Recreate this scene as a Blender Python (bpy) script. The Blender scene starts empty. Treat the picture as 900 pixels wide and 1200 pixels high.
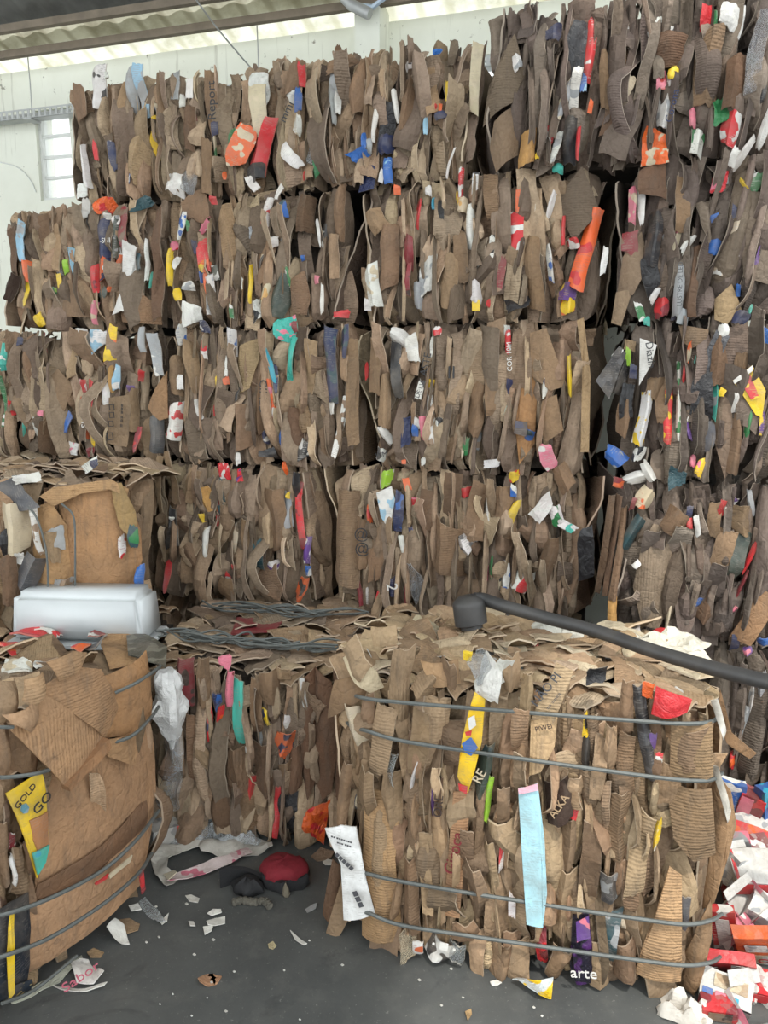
import bpy, bmesh, math, random
from mathutils import Vector, Matrix, noise

# ------------------------------------------------------------------ camera, sky, sun, exposure
C = bpy.context.scene.collection
S = bpy.context.scene
PITCH, FPX, EYE = math.radians(10.1), 900.0, Vector((0, 0, 1.75))
cam = bpy.data.cameras.new('camera'); cam.sensor_fit = 'VERTICAL'; cam.sensor_height = 36
cam.lens = FPX / 1200 * 36; cam.clip_start = .05
camo = bpy.data.objects.new('camera', cam); C.objects.link(camo)
camo.location = EYE; camo.rotation_euler = (math.pi/2 - PITCH, 0, 0); S.camera = camo

w = bpy.data.worlds.new('overcast_sky'); S.world = w; w.use_nodes = True
bg = w.node_tree.nodes['Background']; bg.inputs[0].default_value = (.93, .98, 1.0, 1); bg.inputs[1].default_value = 1.75
sun = bpy.data.lights.new('sun', 'SUN'); sun.energy = 1.7; sun.angle = math.radians(1.5); sun.color = (1, .96, .88)
suno = bpy.data.objects.new('sun', sun); C.objects.link(suno)
SUN_DIR = Vector((-.12, .50, -.86)).normalized()          # travels away from the camera and down
suno.rotation_euler = SUN_DIR.to_track_quat('-Z', 'Y').to_euler(); suno.location = (3, -4, 8)
S.view_settings.view_transform = 'Standard'; S.view_settings.look = 'None'
S.view_settings.exposure = 0.6; S.view_settings.gamma = 1; S.view_settings.use_curve_mapping = False

# ------------------------------------------------------------------ helpers
R = math.radians
rng = random.Random(7)
U = rng.uniform

def lin(r, g, b):
    f = lambda c: (c/255/12.92) if c/255 <= .04045 else ((c/255+.055)/1.055)**2.4
    return (f(r), f(g), f(b))

def ray(px, py):
    x, y = (px-450)/FPX, (600-py)/FPX
    return Vector((x, math.cos(PITCH)+y*math.sin(PITCH), -math.sin(PITCH)+y*math.cos(PITCH)))

def on_z(px, py, z):
    d = ray(px, py); return EYE + d*((z-EYE.z)/d.z)

def on_plane(px, py, p0, n):
    d = ray(px, py); return EYE + d*((p0-EYE).dot(n)/d.dot(n))

def link(name, me, parent=None, mat=None):
    o = bpy.data.objects.new(name, me); C.objects.link(o)
    if parent: o.parent = parent
    if mat and not me.materials: me.materials.append(mat)
    return o

def thing(o, label, cat, group=None):
    o['label'] = label; o['category'] = cat
    if group: o['group'] = group
    return o

def empty(name, label, cat, loc=(0, 0, 0), rz=0, group=None):
    o = bpy.data.objects.new(name, None); C.objects.link(o); o.empty_display_size = .1
    o.location = loc; o.rotation_euler = (0, 0, rz)
    return thing(o, label, cat, group)

def struct(o): o['kind'] = 'structure'; return o

def mesh(name, vs, fs, smooth=False, sharp=None):
    me = bpy.data.meshes.new(name); me.from_pydata(vs, [], fs); me.update()
    if smooth:
        me.shade_smooth()
        if sharp: me.set_sharp_from_angle(angle=R(sharp))
    return me

def box_mesh(name, lo, hi):
    (a, b, c), (d, e, f) = lo, hi
    return mesh(name, [(a,b,c),(d,b,c),(d,e,c),(a,e,c),(a,b,f),(d,b,f),(d,e,f),(a,e,f)],
                [(0,3,2,1),(4,5,6,7),(0,1,5,4),(1,2,6,5),(2,3,7,6),(3,0,4,7)])

def tube_mesh(name, pts, r, seg=6, closed=False, radii=None):
    pts = [Vector(p) for p in pts]; n = len(pts); vs, fs = [], []
    up = Vector((.13, .21, .97)).normalized()
    for i, p in enumerate(pts):
        a = pts[i-1] if (i or closed) else pts[i]; b = pts[(i+1) % n] if (i < n-1 or closed) else pts[i]
        t = (b-a).normalized(); s = t.cross(up)
        if s.length < .05: s = t.cross(Vector((1, 0, 0)))
        s.normalize(); q = s.cross(t); rr = radii[i] if radii else r
        for k in range(seg):
            an = 2*math.pi*k/seg; vs.append(p + s*(rr*math.cos(an)) + q*(rr*math.sin(an)))
    m = n if closed else n-1
    for i in range(m):
        for k in range(seg):
            a, b = i*seg+k, i*seg+(k+1) % seg; c, d = ((i+1) % n)*seg+(k+1) % seg, ((i+1) % n)*seg+k
            fs.append((a, b, c, d))
    if not closed:
        fs.append(tuple(range(seg))[::-1]); fs.append(tuple(range((n-1)*seg, n*seg)))
    return mesh(name, vs, fs, True, 50)

def curve_pts(pts, k=8):
    """Catmull-Rom through the points."""
    P = [Vector(p) for p in pts]; P = [P[0]*2-P[1]] + P + [P[-1]*2-P[-2]]; out = []
    for i in range(1, len(P)-2):
        a, b, c, d = P[i-1:i+3]
        for j in range(k):
            t = j/k
            out.append(.5*((2*b)+(c-a)*t+(2*a-5*b+4*c-d)*t*t+(3*b-a-3*c+d)*t**3))
    out.append(P[-2]); return out

# ------------------------------------------------------------------ materials
class NT:
    def __init__(s, name):
        s.m = bpy.data.materials.new(name); s.m.use_nodes = True; s.t = s.m.node_tree
        s.b = s.t.nodes['Principled BSDF']; s.out = s.t.nodes['Material Output']
    def n(s, typ, **kw):
        x = s.t.nodes.new('ShaderNode'+typ)
        for k, v in kw.items():
            if k.startswith('i_'):
                key = k[2:]; x.inputs[int(key) if key.isdigit() else key].default_value = v
            else: setattr(x, k, v)
        return x
    def l(s, a, b): s.t.links.new(a, b)
    def noise(s, co, scale, detail=4, rough=.55, dist=0):
        x = s.n('TexNoise', i_Scale=scale, i_Detail=detail, i_Roughness=rough, i_Distortion=dist); s.l(co, x.inputs['Vector']); return x.outputs['Fac']
    def ramp(s, f, a, b, ca=(0,0,0,1), cb=(1,1,1,1)):
        x = s.n('ValToRGB'); e = x.color_ramp.elements
        e[0].position, e[1].position = a, b; e[0].color, e[1].color = ca, cb; s.l(f, x.inputs[0]); return x.outputs[0]
    def mix(s, f, a, b, mode='MIX'):
        x = s.n('MixRGB', blend_type=mode)
        for i, v in enumerate((f, a, b)):
            if hasattr(v, 'type'): s.l(v, x.inputs[i])
            elif i: x.inputs[i].default_value = (*v[:3], 1)
            else: x.inputs[0].default_value = v
        return x.outputs[0]
    def math(s, op, a, b=0.0):
        x = s.n('Math', operation=op)
        for i, v in enumerate((a, b)):
            if hasattr(v, 'type'): s.l(v, x.inputs[i])
            else: x.inputs[i].default_value = v
        return x.outputs[0]
    def bump(s, h, strength=.5, dist=.004, prev=None):
        x = s.n('Bump', i_Strength=strength, i_Distance=dist); s.l(h, x.inputs['Height'])
        if prev: s.l(prev, x.inputs['Normal'])
        return x.outputs[0]

def card_material(name, ribs):
    t = NT(name); tc = t.n('TexCoord').outputs['Object']; oi = t.n('ObjectInfo')
    off = t.n('VectorMath', operation='ADD'); t.l(tc, off.inputs[0])
    sc = t.n('VectorMath', operation='SCALE'); t.l(oi.outputs['Location'], sc.inputs[0]); sc.inputs['Scale'].default_value = 3.7; t.l(sc.outputs[0], off.inputs[1])
    co = off.outputs[0]
    st = t.noise(co, 7, 5, .62); fine = t.noise(co, 90, 4, .6)
    c = t.mix(t.ramp(st, .36, .66), t.mix(.36, oi.outputs['Color'], (.11, .085, .065)), oi.outputs['Color'])
    c = t.mix(t.ramp(fine, .3, .75), t.mix(1, c, (.80, .78, .76), 'MULTIPLY'), c)
    mp = t.n('Mapping'); mp.inputs['Scale'].default_value = (9, 9, 1.3); t.l(co, mp.inputs[0])
    c = t.mix(t.math('MULTIPLY', t.ramp(t.noise(mp.outputs[0], 4, 4, .65), .52, .68), .35), c, (.10, .08, .063))
    spots = t.ramp(t.noise(co, 22, 3, .7), .66, .74)
    c = t.mix(t.math('MULTIPLY', spots, .45), c, (.09, .07, .055))
    t.l(c, t.b.inputs['Base Color']); t.b.inputs['Roughness'].default_value = .92
    if 'Specular IOR Level' in t.b.inputs: t.b.inputs['Specular IOR Level'].default_value = .18
    cr = t.n('TexVoronoi', feature='DISTANCE_TO_EDGE', i_Scale=17)
    dco = t.n('VectorMath', operation='ADD'); t.l(co, dco.inputs[0])
    nv = t.n('TexNoise', i_Scale=9, i_Detail=2); t.l(co, nv.inputs['Vector'])
    ns = t.n('VectorMath', operation='SCALE'); t.l(nv.outputs['Color'], ns.inputs[0]); ns.inputs['Scale'].default_value = .16; t.l(ns.outputs[0], dco.inputs[1])
    t.l(dco.outputs[0], cr.inputs['Vector'])
    b = t.bump(t.ramp(cr.outputs['Distance'], 0, .10), .28, .006)
    b = t.bump(t.noise(co, 15, 6, .6, .5), .8, .014, b)
    b = t.bump(t.noise(co, 70, 4, .6, 1.0), .5, .004, b)
    if ribs:
        wv = t.n('TexWave', wave_type='BANDS', bands_direction='Z', i_Scale=35 if ribs == 1 else 30, i_Distortion=.7); t.l(tc, wv.inputs['Vector'])
        wv.inputs['Detail Scale'].default_value = 3
        if ribs == 2: wv.bands_direction = 'X'
        b = t.bump(wv.outputs['Fac'], .42, .003, b)
    t.l(b, t.b.inputs['Normal']); return t.m

CARD, RIB, RIBV = card_material('cardboard', 0), card_material('ribbed_cardboard', 1), card_material('upright_ribbed_cardboard', 2)

def edge_material():
    t = NT('card_edge'); oi = t.n('ObjectInfo'); t.l(t.mix(.30, oi.outputs['Color'], (.62, .52, .40)), t.b.inputs['Base Color']); t.b.inputs['Roughness'].default_value = .9; return t.m
EDGE = edge_material()

def print_material():
    t = NT('printed_card'); tc = t.n('TexCoord').outputs['Object']; oi = t.n('ObjectInfo')
    ink = t.n('Attribute', attribute_type='OBJECT', attribute_name='ink').outputs['Color']
    off = t.n('VectorMath', operation='ADD'); t.l(tc, off.inputs[0]); t.l(oi.outputs['Location'], off.inputs[1]); co = off.outputs[0]
    blocks = t.ramp(t.noise(co, 20, 1, .4), .57, .585)
    lines = t.n('TexWave', wave_type='BANDS', bands_direction='Z', i_Scale=38); t.l(co, lines.inputs['Vector'])
    words = t.math('MULTIPLY', t.ramp(lines.outputs['Fac'], .55, .62), t.ramp(t.noise(co, 60, 1), .50, .53))
    words = t.math('MULTIPLY', words, t.ramp(t.noise(co, 14, 0), .48, .5))
    c = t.mix(blocks, oi.outputs['Color'], ink)
    c = t.mix(t.math('MULTIPLY', words, .45), c, t.mix(.5, ink, (.25, .22, .2)))
    dirt = t.ramp(t.noise(co, 12, 5, .65), .42, .7); c = t.mix(t.math('MULTIPLY', dirt, .45), c, (.20, .165, .13))
    t.l(c, t.b.inputs['Base Color']); t.b.inputs['Roughness'].default_value = .5
    t.l(t.bump(t.noise(co, 20, 5, .6, .5), .6, .010), t.b.inputs['Normal']); return t.m
PRINT = print_material()

def film_material(name, alpha, rough, strength=.9):
    t = NT(name); tc = t.n('TexCoord').outputs['Object']; oi = t.n('ObjectInfo')
    ink = t.n('Attribute', attribute_type='OBJECT', attribute_name='ink').outputs['Color']
    blk = t.ramp(t.noise(tc, 30, 1, .4), .55, .58)
    t.l(t.mix(blk, oi.outputs['Color'], ink), t.b.inputs['Base Color']); t.b.inputs['Roughness'].default_value = rough
    h = t.noise(tc, 26, 6, .62, 1.2)
    if alpha < 1:
        a = t.ramp(h, .35, .7, (alpha*.55,)*3+(1,), (min(1, alpha*1.7),)*3+(1,)); t.l(a, t.b.inputs['Alpha'])
    t.l(t.bump(h, strength, .016), t.b.inputs['Normal']); return t.m
FILM, CLEAR = film_material('plastic_film', 1, .28), film_material('clear_film', .30, .16)

def plain(name, col, rough=.6, metal=0, nscale=30, namt=.25, bump=.2, bdist=.003, dark=None):
    t = NT(name); tc = t.n('TexCoord').outputs['Object']
    c2 = dark or tuple(x*.6 for x in col)
    t.l(t.mix(t.math('MULTIPLY', t.ramp(t.noise(tc, nscale, 5, .6), .35, .7), namt), col, c2), t.b.inputs['Base Color'])
    t.b.inputs['Roughness'].default_value = rough; t.b.inputs['Metallic'].default_value = metal
    if bump: t.l(t.bump(t.noise(tc, nscale*1.7, 5, .6), bump, bdist), t.b.inputs['Normal'])
    return t.m
CORE = plain('packed_core', (.075, .058, .045), .95, 0, 12, .6, .8, .02)  # shade in the gaps between sheets is put into this dark colour
WIRE = plain('galvanised_wire', (.135, .145, .138), .6, .25, 60, .6, .1)
STEEL = plain('grey_steel', (.42, .43, .42), .5, .4, 14, .4, .1)
RUBBER = plain('black_rubber', (.030, .030, .031), .50, 0, 10, .6, .25, .004, (.075, .07, .065))
INKS = {}
def flat_ink(col):
    k = tuple(round(c, 3) for c in col)
    if k not in INKS: INKS[k] = plain('ink_%d' % len(INKS), col, .6, 0, 60, .25, 0)
    return INKS[k]

def floor_material():
    t = NT('painted_concrete'); tc = t.n('TexCoord').outputs['Object']
    c = t.mix(t.ramp(t.noise(tc, 1.6, 6, .62), .32, .7), lin(66, 68, 68), lin(92, 93, 91))
    c = t.mix(t.math('MULTIPLY', t.ramp(t.noise(tc, 9, 6, .7), .5, .75), .5), c, lin(106, 105, 101))
    c = t.mix(t.math('MULTIPLY', t.ramp(t.noise(tc, 70, 3, .7), .63, .72), .45), c, lin(150, 148, 142))
    c = t.mix(t.math('MULTIPLY', t.ramp(t.noise(tc, 3.3, 5, .7, 1), .58, .7), .6), c, lin(44, 45, 46))
    t.l(c, t.b.inputs['Base Color']); t.b.inputs['Roughness'].default_value = .62
    t.l(t.bump(t.noise(tc, 55, 6, .7), .25, .004), t.b.inputs['Normal']); return t.m
def wall_material():
    t = NT('dirty_white_paint'); tc = t.n('TexCoord').outputs['Object']
    c = t.mix(t.ramp(t.noise(tc, 1.3, 5, .6), .35, .7), lin(226, 228, 216), lin(208, 209, 195))
    mp = t.n('Mapping'); mp.inputs['Scale'].default_value = (14, 14, .8); t.l(tc, mp.inputs[0])
    c = t.mix(t.math('MULTIPLY', t.ramp(t.noise(mp.outputs[0], 1.2, 4, .7), .60, .74), .55), c, lin(130, 126, 110))
    c = t.mix(t.math('MULTIPLY', t.ramp(t.noise(tc, 11, 4, .75), .63, .69), .75), c, lin(98, 92, 78))
    t.l(c, t.b.inputs['Base Color']); t.b.inputs['Roughness'].default_value = .85
    t.l(t.bump(t.noise(tc, 18, 5), .2, .006), t.b.inputs['Normal']); return t.m
def sheet_roof_material(name, col, dirt, trans):
    t = NT(name); tc = t.n('TexCoord').outputs['Object']
    c = t.mix(t.ramp(t.noise(tc, 3.5, 6, .7), .42, .72), col, dirt)
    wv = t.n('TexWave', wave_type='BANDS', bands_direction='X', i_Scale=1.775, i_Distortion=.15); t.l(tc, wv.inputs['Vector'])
    c = t.mix(t.math('MULTIPLY', t.ramp(wv.outputs['Fac'], .55, .95), .55), c, dirt)     # rib shading painted on as stripes, in the same colour as the dirt
    t.l(c, t.b.inputs['Base Color']); t.b.inputs['Roughness'].default_value = .6
    if trans:
        tr = t.n('BsdfTranslucent'); t.l(c, tr.inputs[0]); mx = t.n('MixShader'); mx.inputs[0].default_value = trans
        t.l(t.b.outputs[0], mx.inputs[1]); t.l(tr.outputs[0], mx.inputs[2]); t.l(mx.outputs[0], t.out.inputs[0])
    return t.m
WALL = wall_material()

# ------------------------------------------------------------------ shed: floor, back wall, roof
TH = R(16.5); UD = Vector((math.cos(TH), -math.sin(TH), 0)); INW = Vector((math.sin(TH), math.cos(TH), 0))
P0 = on_z(250, 700, .68)                                  # a point on the front plane of the stack
f = link('floor', box_mesh('floor', (-9, -7, -.1), (9, 8, 0)), None, floor_material()); struct(f)

WALL_P = P0 + INW*1.62; WALL_P.z = 0
EAVE = 3.70; SLOPE = math.tan(R(16))
def wall_uz(px, py, back=0):
    q = on_plane(px, py, WALL_P - INW*back, INW); return (q-WALL_P).dot(UD), q.z
WM = Matrix.Translation(WALL_P) @ Matrix.Rotation(-TH, 4, 'Z')      # wall frame: x along, y into the wall, z up
EAVE = (wall_uz(0, 86)[1]+wall_uz(400, 34)[1])/2
wins = []
for (a, b, c, d) in ((40, 130, 87, 232), (548, 66, 596, 150)):
    u0, z1 = wall_uz(a, b); u1, z0 = wall_uz(c, d); wins.append((u0, u1, z0, z1))
# wall split round the window openings
xs = sorted([-7, 7] + [v for w_ in wins for v in w_[:2]])
bm = bmesh.new()
def bbox(bm, lo, hi):
    vs = [bm.verts.new(Vector((x, y, z))) for z in (lo[2], hi[2]) for x, y in ((lo[0], lo[1]), (hi[0], lo[1]), (hi[0], hi[1]), (lo[0], hi[1]))]
    for fidx in ((3,2,1,0),(4,5,6,7),(0,1,5,4),(1,2,6,5),(2,3,7,6),(3,0,4,7)): bm.faces.new([vs[i] for i in fidx])
for i in range(len(xs)-1):
    hole = [w_ for w_ in wins if abs(w_[0]-xs[i]) < 1e-6]
    if hole:
        bbox(bm, (xs[i], 0, 0), (xs[i+1], .18, hole[0][2])); bbox(bm, (xs[i], 0, hole[0][3]), (xs[i+1], .18, EAVE))
    else: bbox(bm, (xs[i], 0, 0), (xs[i+1], .18, EAVE))
me = bpy.data.meshes.new('wall_back'); bm.to_mesh(me); bm.free()
o = link('wall_back', me, None, WALL); o.matrix_world = WM; struct(o)
GLASS = NT('dusty_glass'); GLASS.b.inputs['Base Color'].default_value = (.95, .97, .97, 1); GLASS.b.inputs['Alpha'].default_value = .18; GLASS.b.inputs['Roughness'].default_value = .1
FRAME = plain('white_window_frame', lin(214, 216, 212), .6)
for k, (u0, u1, z0, z1) in enumerate(wins):
    wr = bpy.data.objects.new('window_%d' % (k+1), None); C.objects.link(wr); wr.matrix_world = WM; struct(wr)
    bm = bmesh.new()
    for lo, hi in (((u0, .03, z0), (u0+.02, .1, z1)), ((u1-.02, .03, z0), (u1, .1, z1)), ((u0+.02, .03, z0), (u1-.02, .1, z0+.02)), ((u0+.02, .03, z1-.02), (u1-.02, .1, z1))): bbox(bm, lo, hi)
    me = bpy.data.meshes.new('window_frame'); bm.to_mesh(me); bm.free(); link('window_frame', me, wr, FRAME)
    n = 4
    for j in range(n):
        a = z0+.02+(z1-z0-.04)*j/n; b = z0+.02+(z1-z0-.04)*(j+1)/n
        link('pane', box_mesh('pane', (u0+.02, .06, a), (u1-.02, .064, b)), wr, GLASS.m)
        if j: link('glazing_bar', box_mesh('glazing_bar', (u0+.02, .045, a-.009), (u1-.02, .085, a+.009)), wr, FRAME)

# concrete column in front of the wall
cu0, _ = wall_uz(418, 40, .16); cu1, _ = wall_uz(447, 40, .16)
o = link('column', box_mesh('column', (cu0, -.2, 0), (cu1, -.002, EAVE+.05)), None, WALL); o.matrix_world = WM; struct(o)

# roof: corrugated sheets on purlins, rising from the eave over the wall towards the viewer
ROOF_N = Matrix.Rotation(-TH, 3, 'Z') @ Vector((0, -SLOPE, -1)).normalized()
ROOF_P = WALL_P + Vector((0, 0, EAVE))
def roof_s(px, py):
    q = on_plane(px, py, ROOF_P, ROOF_N); return -(q-WALL_P).dot(INW)
s2, s1 = roof_s(100, 46), roof_s(100, 14)
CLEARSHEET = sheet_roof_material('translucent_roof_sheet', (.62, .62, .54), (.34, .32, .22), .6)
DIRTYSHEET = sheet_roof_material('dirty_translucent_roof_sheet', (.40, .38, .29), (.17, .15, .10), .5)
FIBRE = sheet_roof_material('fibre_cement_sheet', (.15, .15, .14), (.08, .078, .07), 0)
roof = bpy.data.objects.new('ceiling', None); C.objects.link(roof); roof.matrix_world = WM; struct(roof)
def corrugated(u0, u1, sa, sb):
    n = int(round((u1-u0)/.044)); vs, fs = [], []
    for i in range(n+1):
        u = u0+(u1-u0)*i/n; dz = .013*math.sin(2*math.pi*u/.177)
        for s in (sa, sb): vs.append((u, -s, EAVE+s*SLOPE+dz+.03))
    for i in range(n): fs.append((2*i, 2*i+1, 2*i+3, 2*i+2))
    return mesh('roof_sheet', vs, fs, True)
rows = [(-.4, s2, CLEARSHEET), (s2, s1, DIRTYSHEET), (s1, s1+1.2, FIBRE), (s1+1.2, s1+2.4, FIBRE), (s1+2.4, s1+3.6, FIBRE), (s1+3.6, s1+4.8, FIBRE), (s1+4.8, s1+6.0, FIBRE)]
for k, (a, b, m) in enumerate(rows):
    u = -7.0
    while u < 7:
        x = (WM @ Vector((u+.5, -b, 0)))
        if k < 3 or x.x < 1.15:                             # unseen roof cut short at right so sun reaches the carton heap
            o = link('roof_sheet', corrugated(u, u+1.0, a-.06, b+.06), roof, CLEARSHEET if k > 2 and int(u) % 3 == 0 else m)  # every third unseen sheet made clear, added to brighten the stack
            o.location.z = .012*(k % 2)
        u += 1.0
PUR = plain('steel_purlin', lin(132, 120, 104), .7, .2, 9, .7, .2)
for s in (s2, s1, s1+1.2, s1+2.4, s1+3.6):
    z = EAVE+s*SLOPE
    link('purlin', box_mesh('purlin', (-7, -s-.02, z-.05), (7, -s+.02, z-.006)), roof, PUR)

# cable tray along the wall with hangers
tu, tz = wall_uz(0, 141, .10); tu2, tz2 = wall_uz(85, 128, .10); tz = (tz+tz2)/2
tray = bpy.data.objects.new('cable_tray', None); C.objects.link(tray); tray.matrix_world = WM
thing(tray, 'perforated grey metal cable tray running along the white back wall', 'cable tray')
bm = bmesh.new()
bbox(bm, (-4, -.14, tz-.03), (4, -.06, tz-.027))
for side in (-.14, -.06):
    bbox(bm, (-4, side, tz-.03), (4, side+.003, tz-.022)); bbox(bm, (-4, side, tz+.02), (4, side+.003, tz+.03))
    u = -4
    while u < 4: bbox(bm, (u, side, tz-.022), (u+.018, side+.003, tz+.02)); u += .045
me = bpy.data.meshes.new('tray_channel'); bm.to_mesh(me); bm.free(); link('tray_channel', me, tray, STEEL)
for px in (35, 303, 683):
    u, _ = wall_uz(px, 100, .10)
    zt = EAVE + .10*SLOPE + .02
    if px == 35: zt = EAVE+.06
    link('hanger_rod', tube_mesh('hanger_rod', [(u, -.10, tz), (u+.003, -.10, (tz+zt)/2), (u, -.10, zt)], .004), tray, STEEL)
    link('bracket', box_mesh('bracket', (u-.03, -.15, tz-.04), (u+.03, -.05, tz-.031)), tray, STEEL)
a = on_plane(190, 0, WALL_P-INW*.9, INW); b = on_plane(303, 90, WALL_P-INW*.11, INW)
a.z = EAVE + s1*SLOPE - .0; 
thing(link('steel_cable', tube_mesh('steel_cable', curve_pts([a, (a+b)/2+Vector((0, 0, -.03)), b]), .005), None, STEEL), 'thin dark stay cable sloping down from the roof to the tray', 'cable')
q = [on_plane(x, y, WALL_P-INW*.006, INW) for x, y in ((-30, 186), (0, 190), (22, 197), (36, 212), (42, 225))]
thing(link('white_cord', tube_mesh('white_cord', curve_pts(q), .004), None, FRAME), 'thin white cord sagging on the wall under the cable tray', 'cord')
# pipe and bracket on the column head
pp = on_plane(412, 6, WALL_P-INW*.3, INW)
thing(link('drain_pipe', tube_mesh('drain_pipe', [pp+UD*-.10+Vector((0, 0, .11)), pp, pp+UD*.11+Vector((0, 0, -.06))], .032, 10), None, STEEL), 'short grey pipe elbow under the roof at the column head', 'pipe')
pp = on_plane(436, 4, WALL_P-INW*.26, INW)
thing(link('lamp_bracket', tube_mesh('lamp_bracket', [pp+UD*-.09, pp+Vector((0, 0, -.02)), pp+UD*.10+Vector((0, 0, .03)), pp+UD*.05+Vector((0, 0, .12))], .016, 6), None, plain('pale_blue_steel', lin(188, 205, 222), .5)), 'pale blue steel bracket fixed on top of the column', 'bracket')

# ------------------------------------------------------------------ pieces of card: a pool of crumpled sheets shared by all bales
def strip_mesh(r, w, h, style, crumple=1.0, printed=False):
    nx = 6; nz = max(5, min(20, int(round(h/.028)))); vs, fs, fm = [], [], []
    spin = r.choice((0, 0, 0, 0, .15, .45)); tuck = (.012 if printed or style == 'flat' else .045)*min(1, h/.25); tw = r.uniform(-.5, .5)*crumple; sg = .5+.5*crumple
    ph = [r.uniform(0, 6.28) for _ in range(6)]; xr = r.uniform(-.45, .45)
    cr = [(r.uniform(-.5, .5)*w, r.uniform(-.5, .5)*h, r.uniform(-.5, .5)+r.choice((0, 0, 1.57)), r.uniform(-.95, .95)) for _ in range(7)]
    if printed: spin = r.choice((0, 0, 0, .3))
    tt, tb = r.uniform(-.5, .5), r.uniform(-.5, .5); pt, pb = r.choice((0, 0, 0, 0, .3)), r.choice((0, 0, 0, 0, .3)); tap = r.uniform(-.14, .14)
    seed = r.uniform(0, 100)
    for j in range(nz+1):
        t = j/nz; wid = 1+(.045*math.sin(t*5+ph[0])+.045*math.sin(t*13+ph[1]))*crumple+tap*(t-.5)-spin*(2*t-1)**2*.8
        if t > .82: wid *= 1-pt*(t-.82)/.18
        if t < .18: wid *= 1-pb*(.18-t)/.18
        cx = min(w, .06)*(.26*math.sin(t*2.8+ph[2])+.10*math.sin(t*7+ph[3]))*crumple*min(1, h*3)
        for i in range(nx+1):
            s = i/nx*2-1; x = cx+s*w/2*wid; z = (t-.5)*h
            if j == nz: z += tt*s*w*.5+r.uniform(-.004, .004)
            elif j == 0: z += tb*s*w*.5+r.uniform(-.004, .004)
            if style == 'fold': y = abs(s-xr)*w*.62
            elif style == 'arch': y = s*s*w*.42
            elif style == 'valley': y = -abs(s-xr)*w*.25+w*.2
            elif style == 'roll': y = (1-math.sqrt(max(0, 1-(s*.96)**2)))*w*.55
            else: y = .05*w*s*s
            y += .015*crumple*math.sin(t*4.1+ph[4])*(h/.4)*min(1, .5+w*9)+tuck*(2*t-1)**4+tw*s*w*.5*math.sin(t*3+ph[5])
            for (a, b, an, k) in cr: y += crumple*k*.42*abs((x-a)*math.cos(an)+(z-b)*math.sin(an))*min(1, .10/(w+.05))
            y += crumple*(.013*noise.noise(Vector((x*16+seed, z*12, seed)))+.006*noise.noise(Vector((x*45+seed, z*34, seed))))
            vs.append((x, y, z))
    I = lambda i, j: j*(nx+1)+i
    for j in range(nz):
        for i in range(nx): fs.append((I(i, j), I(i+1, j), I(i+1, j+1), I(i, j+1))); fm.append(0)
    loop = [I(i, 0) for i in range(nx+1)]+[I(nx, j) for j in range(1, nz+1)]+[I(i, nz) for i in range(nx-1, -1, -1)]+[I(0, j) for j in range(nz-1, 0, -1)]
    n0 = len(vs)
    for k in loop: v = vs[k]; vs.append((v[0]*1.0, v[1]+.006, v[2]))
    m = len(loop)
    for k in range(m): fs.append((loop[(k+1) % m], loop[k], n0+k, n0+(k+1) % m)); fm.append(1)
    if style == 'flat': fs.append(tuple(range(n0, n0+m))[::-1]); fm.append(0)
    ys = [v[1] for v in vs[:n0]]; mid = sum(ys)/len(ys)
    vs = [(x, y-mid, z) for x, y, z in vs]
    me = mesh('sheet_%s' % style, vs, fs, True, 24 if printed else 11); me.polygons.foreach_set('material_index', fm); return me

SW, SH = (.03, .048, .07, .1, .14, .19), (.07, .13, .2, .3, .43, .6)
POOL = {}
def pool(kind, w, h):
    iw = min(range(len(SW)), key=lambda k: abs(math.log(SW[k]/w))); ih = min(range(len(SH)), key=lambda k: abs(math.log(SH[k]/h)))
    k = (kind, iw, ih); lst = POOL.setdefault(k, []); cap = 8
    if len(lst) < cap:
        r = random.Random(hash((iw, ih, len(lst), len(kind))) & 0xffff)
        if kind == 'card': st = r.choice(('fold', 'fold', 'arch', 'roll', 'valley', 'flat')); cr = 1.0
        elif kind == 'accent': st = r.choice(('arch', 'fold', 'flat')); cr = .62
        else: st = 'flat'; cr = {'scrap': .8, 'flap': .9}.get(kind, 2.0)
        me = strip_mesh(r, SW[iw], SH[ih], st, cr, kind == 'accent'); me.materials.append(CARD); me.materials.append(EDGE); lst.append(me); me = lst[-1]
    else: me = rng.choice(lst)
    return me, w/SW[iw], h/SH[ih]

def sheet(parent, name, kind, M, w, h, col, mat=None, ink=None):
    me, sx, sz = pool(kind, w, h); o = bpy.data.objects.new(name, me); C.objects.link(o); o.parent = parent
    mir = -1 if rng.random() < .5 else 1
    o.matrix_basis = M @ Matrix.Diagonal((sx, min(1.3, max(.7, (sx+sz)/2)), sz, 1))
    if mat and mat is not CARD: o.material_slots[0].link = 'OBJECT'; o.material_slots[0].material = mat
    o.color = (*col, 1); o['ink'] = tuple(ink or col)
    return o

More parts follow.
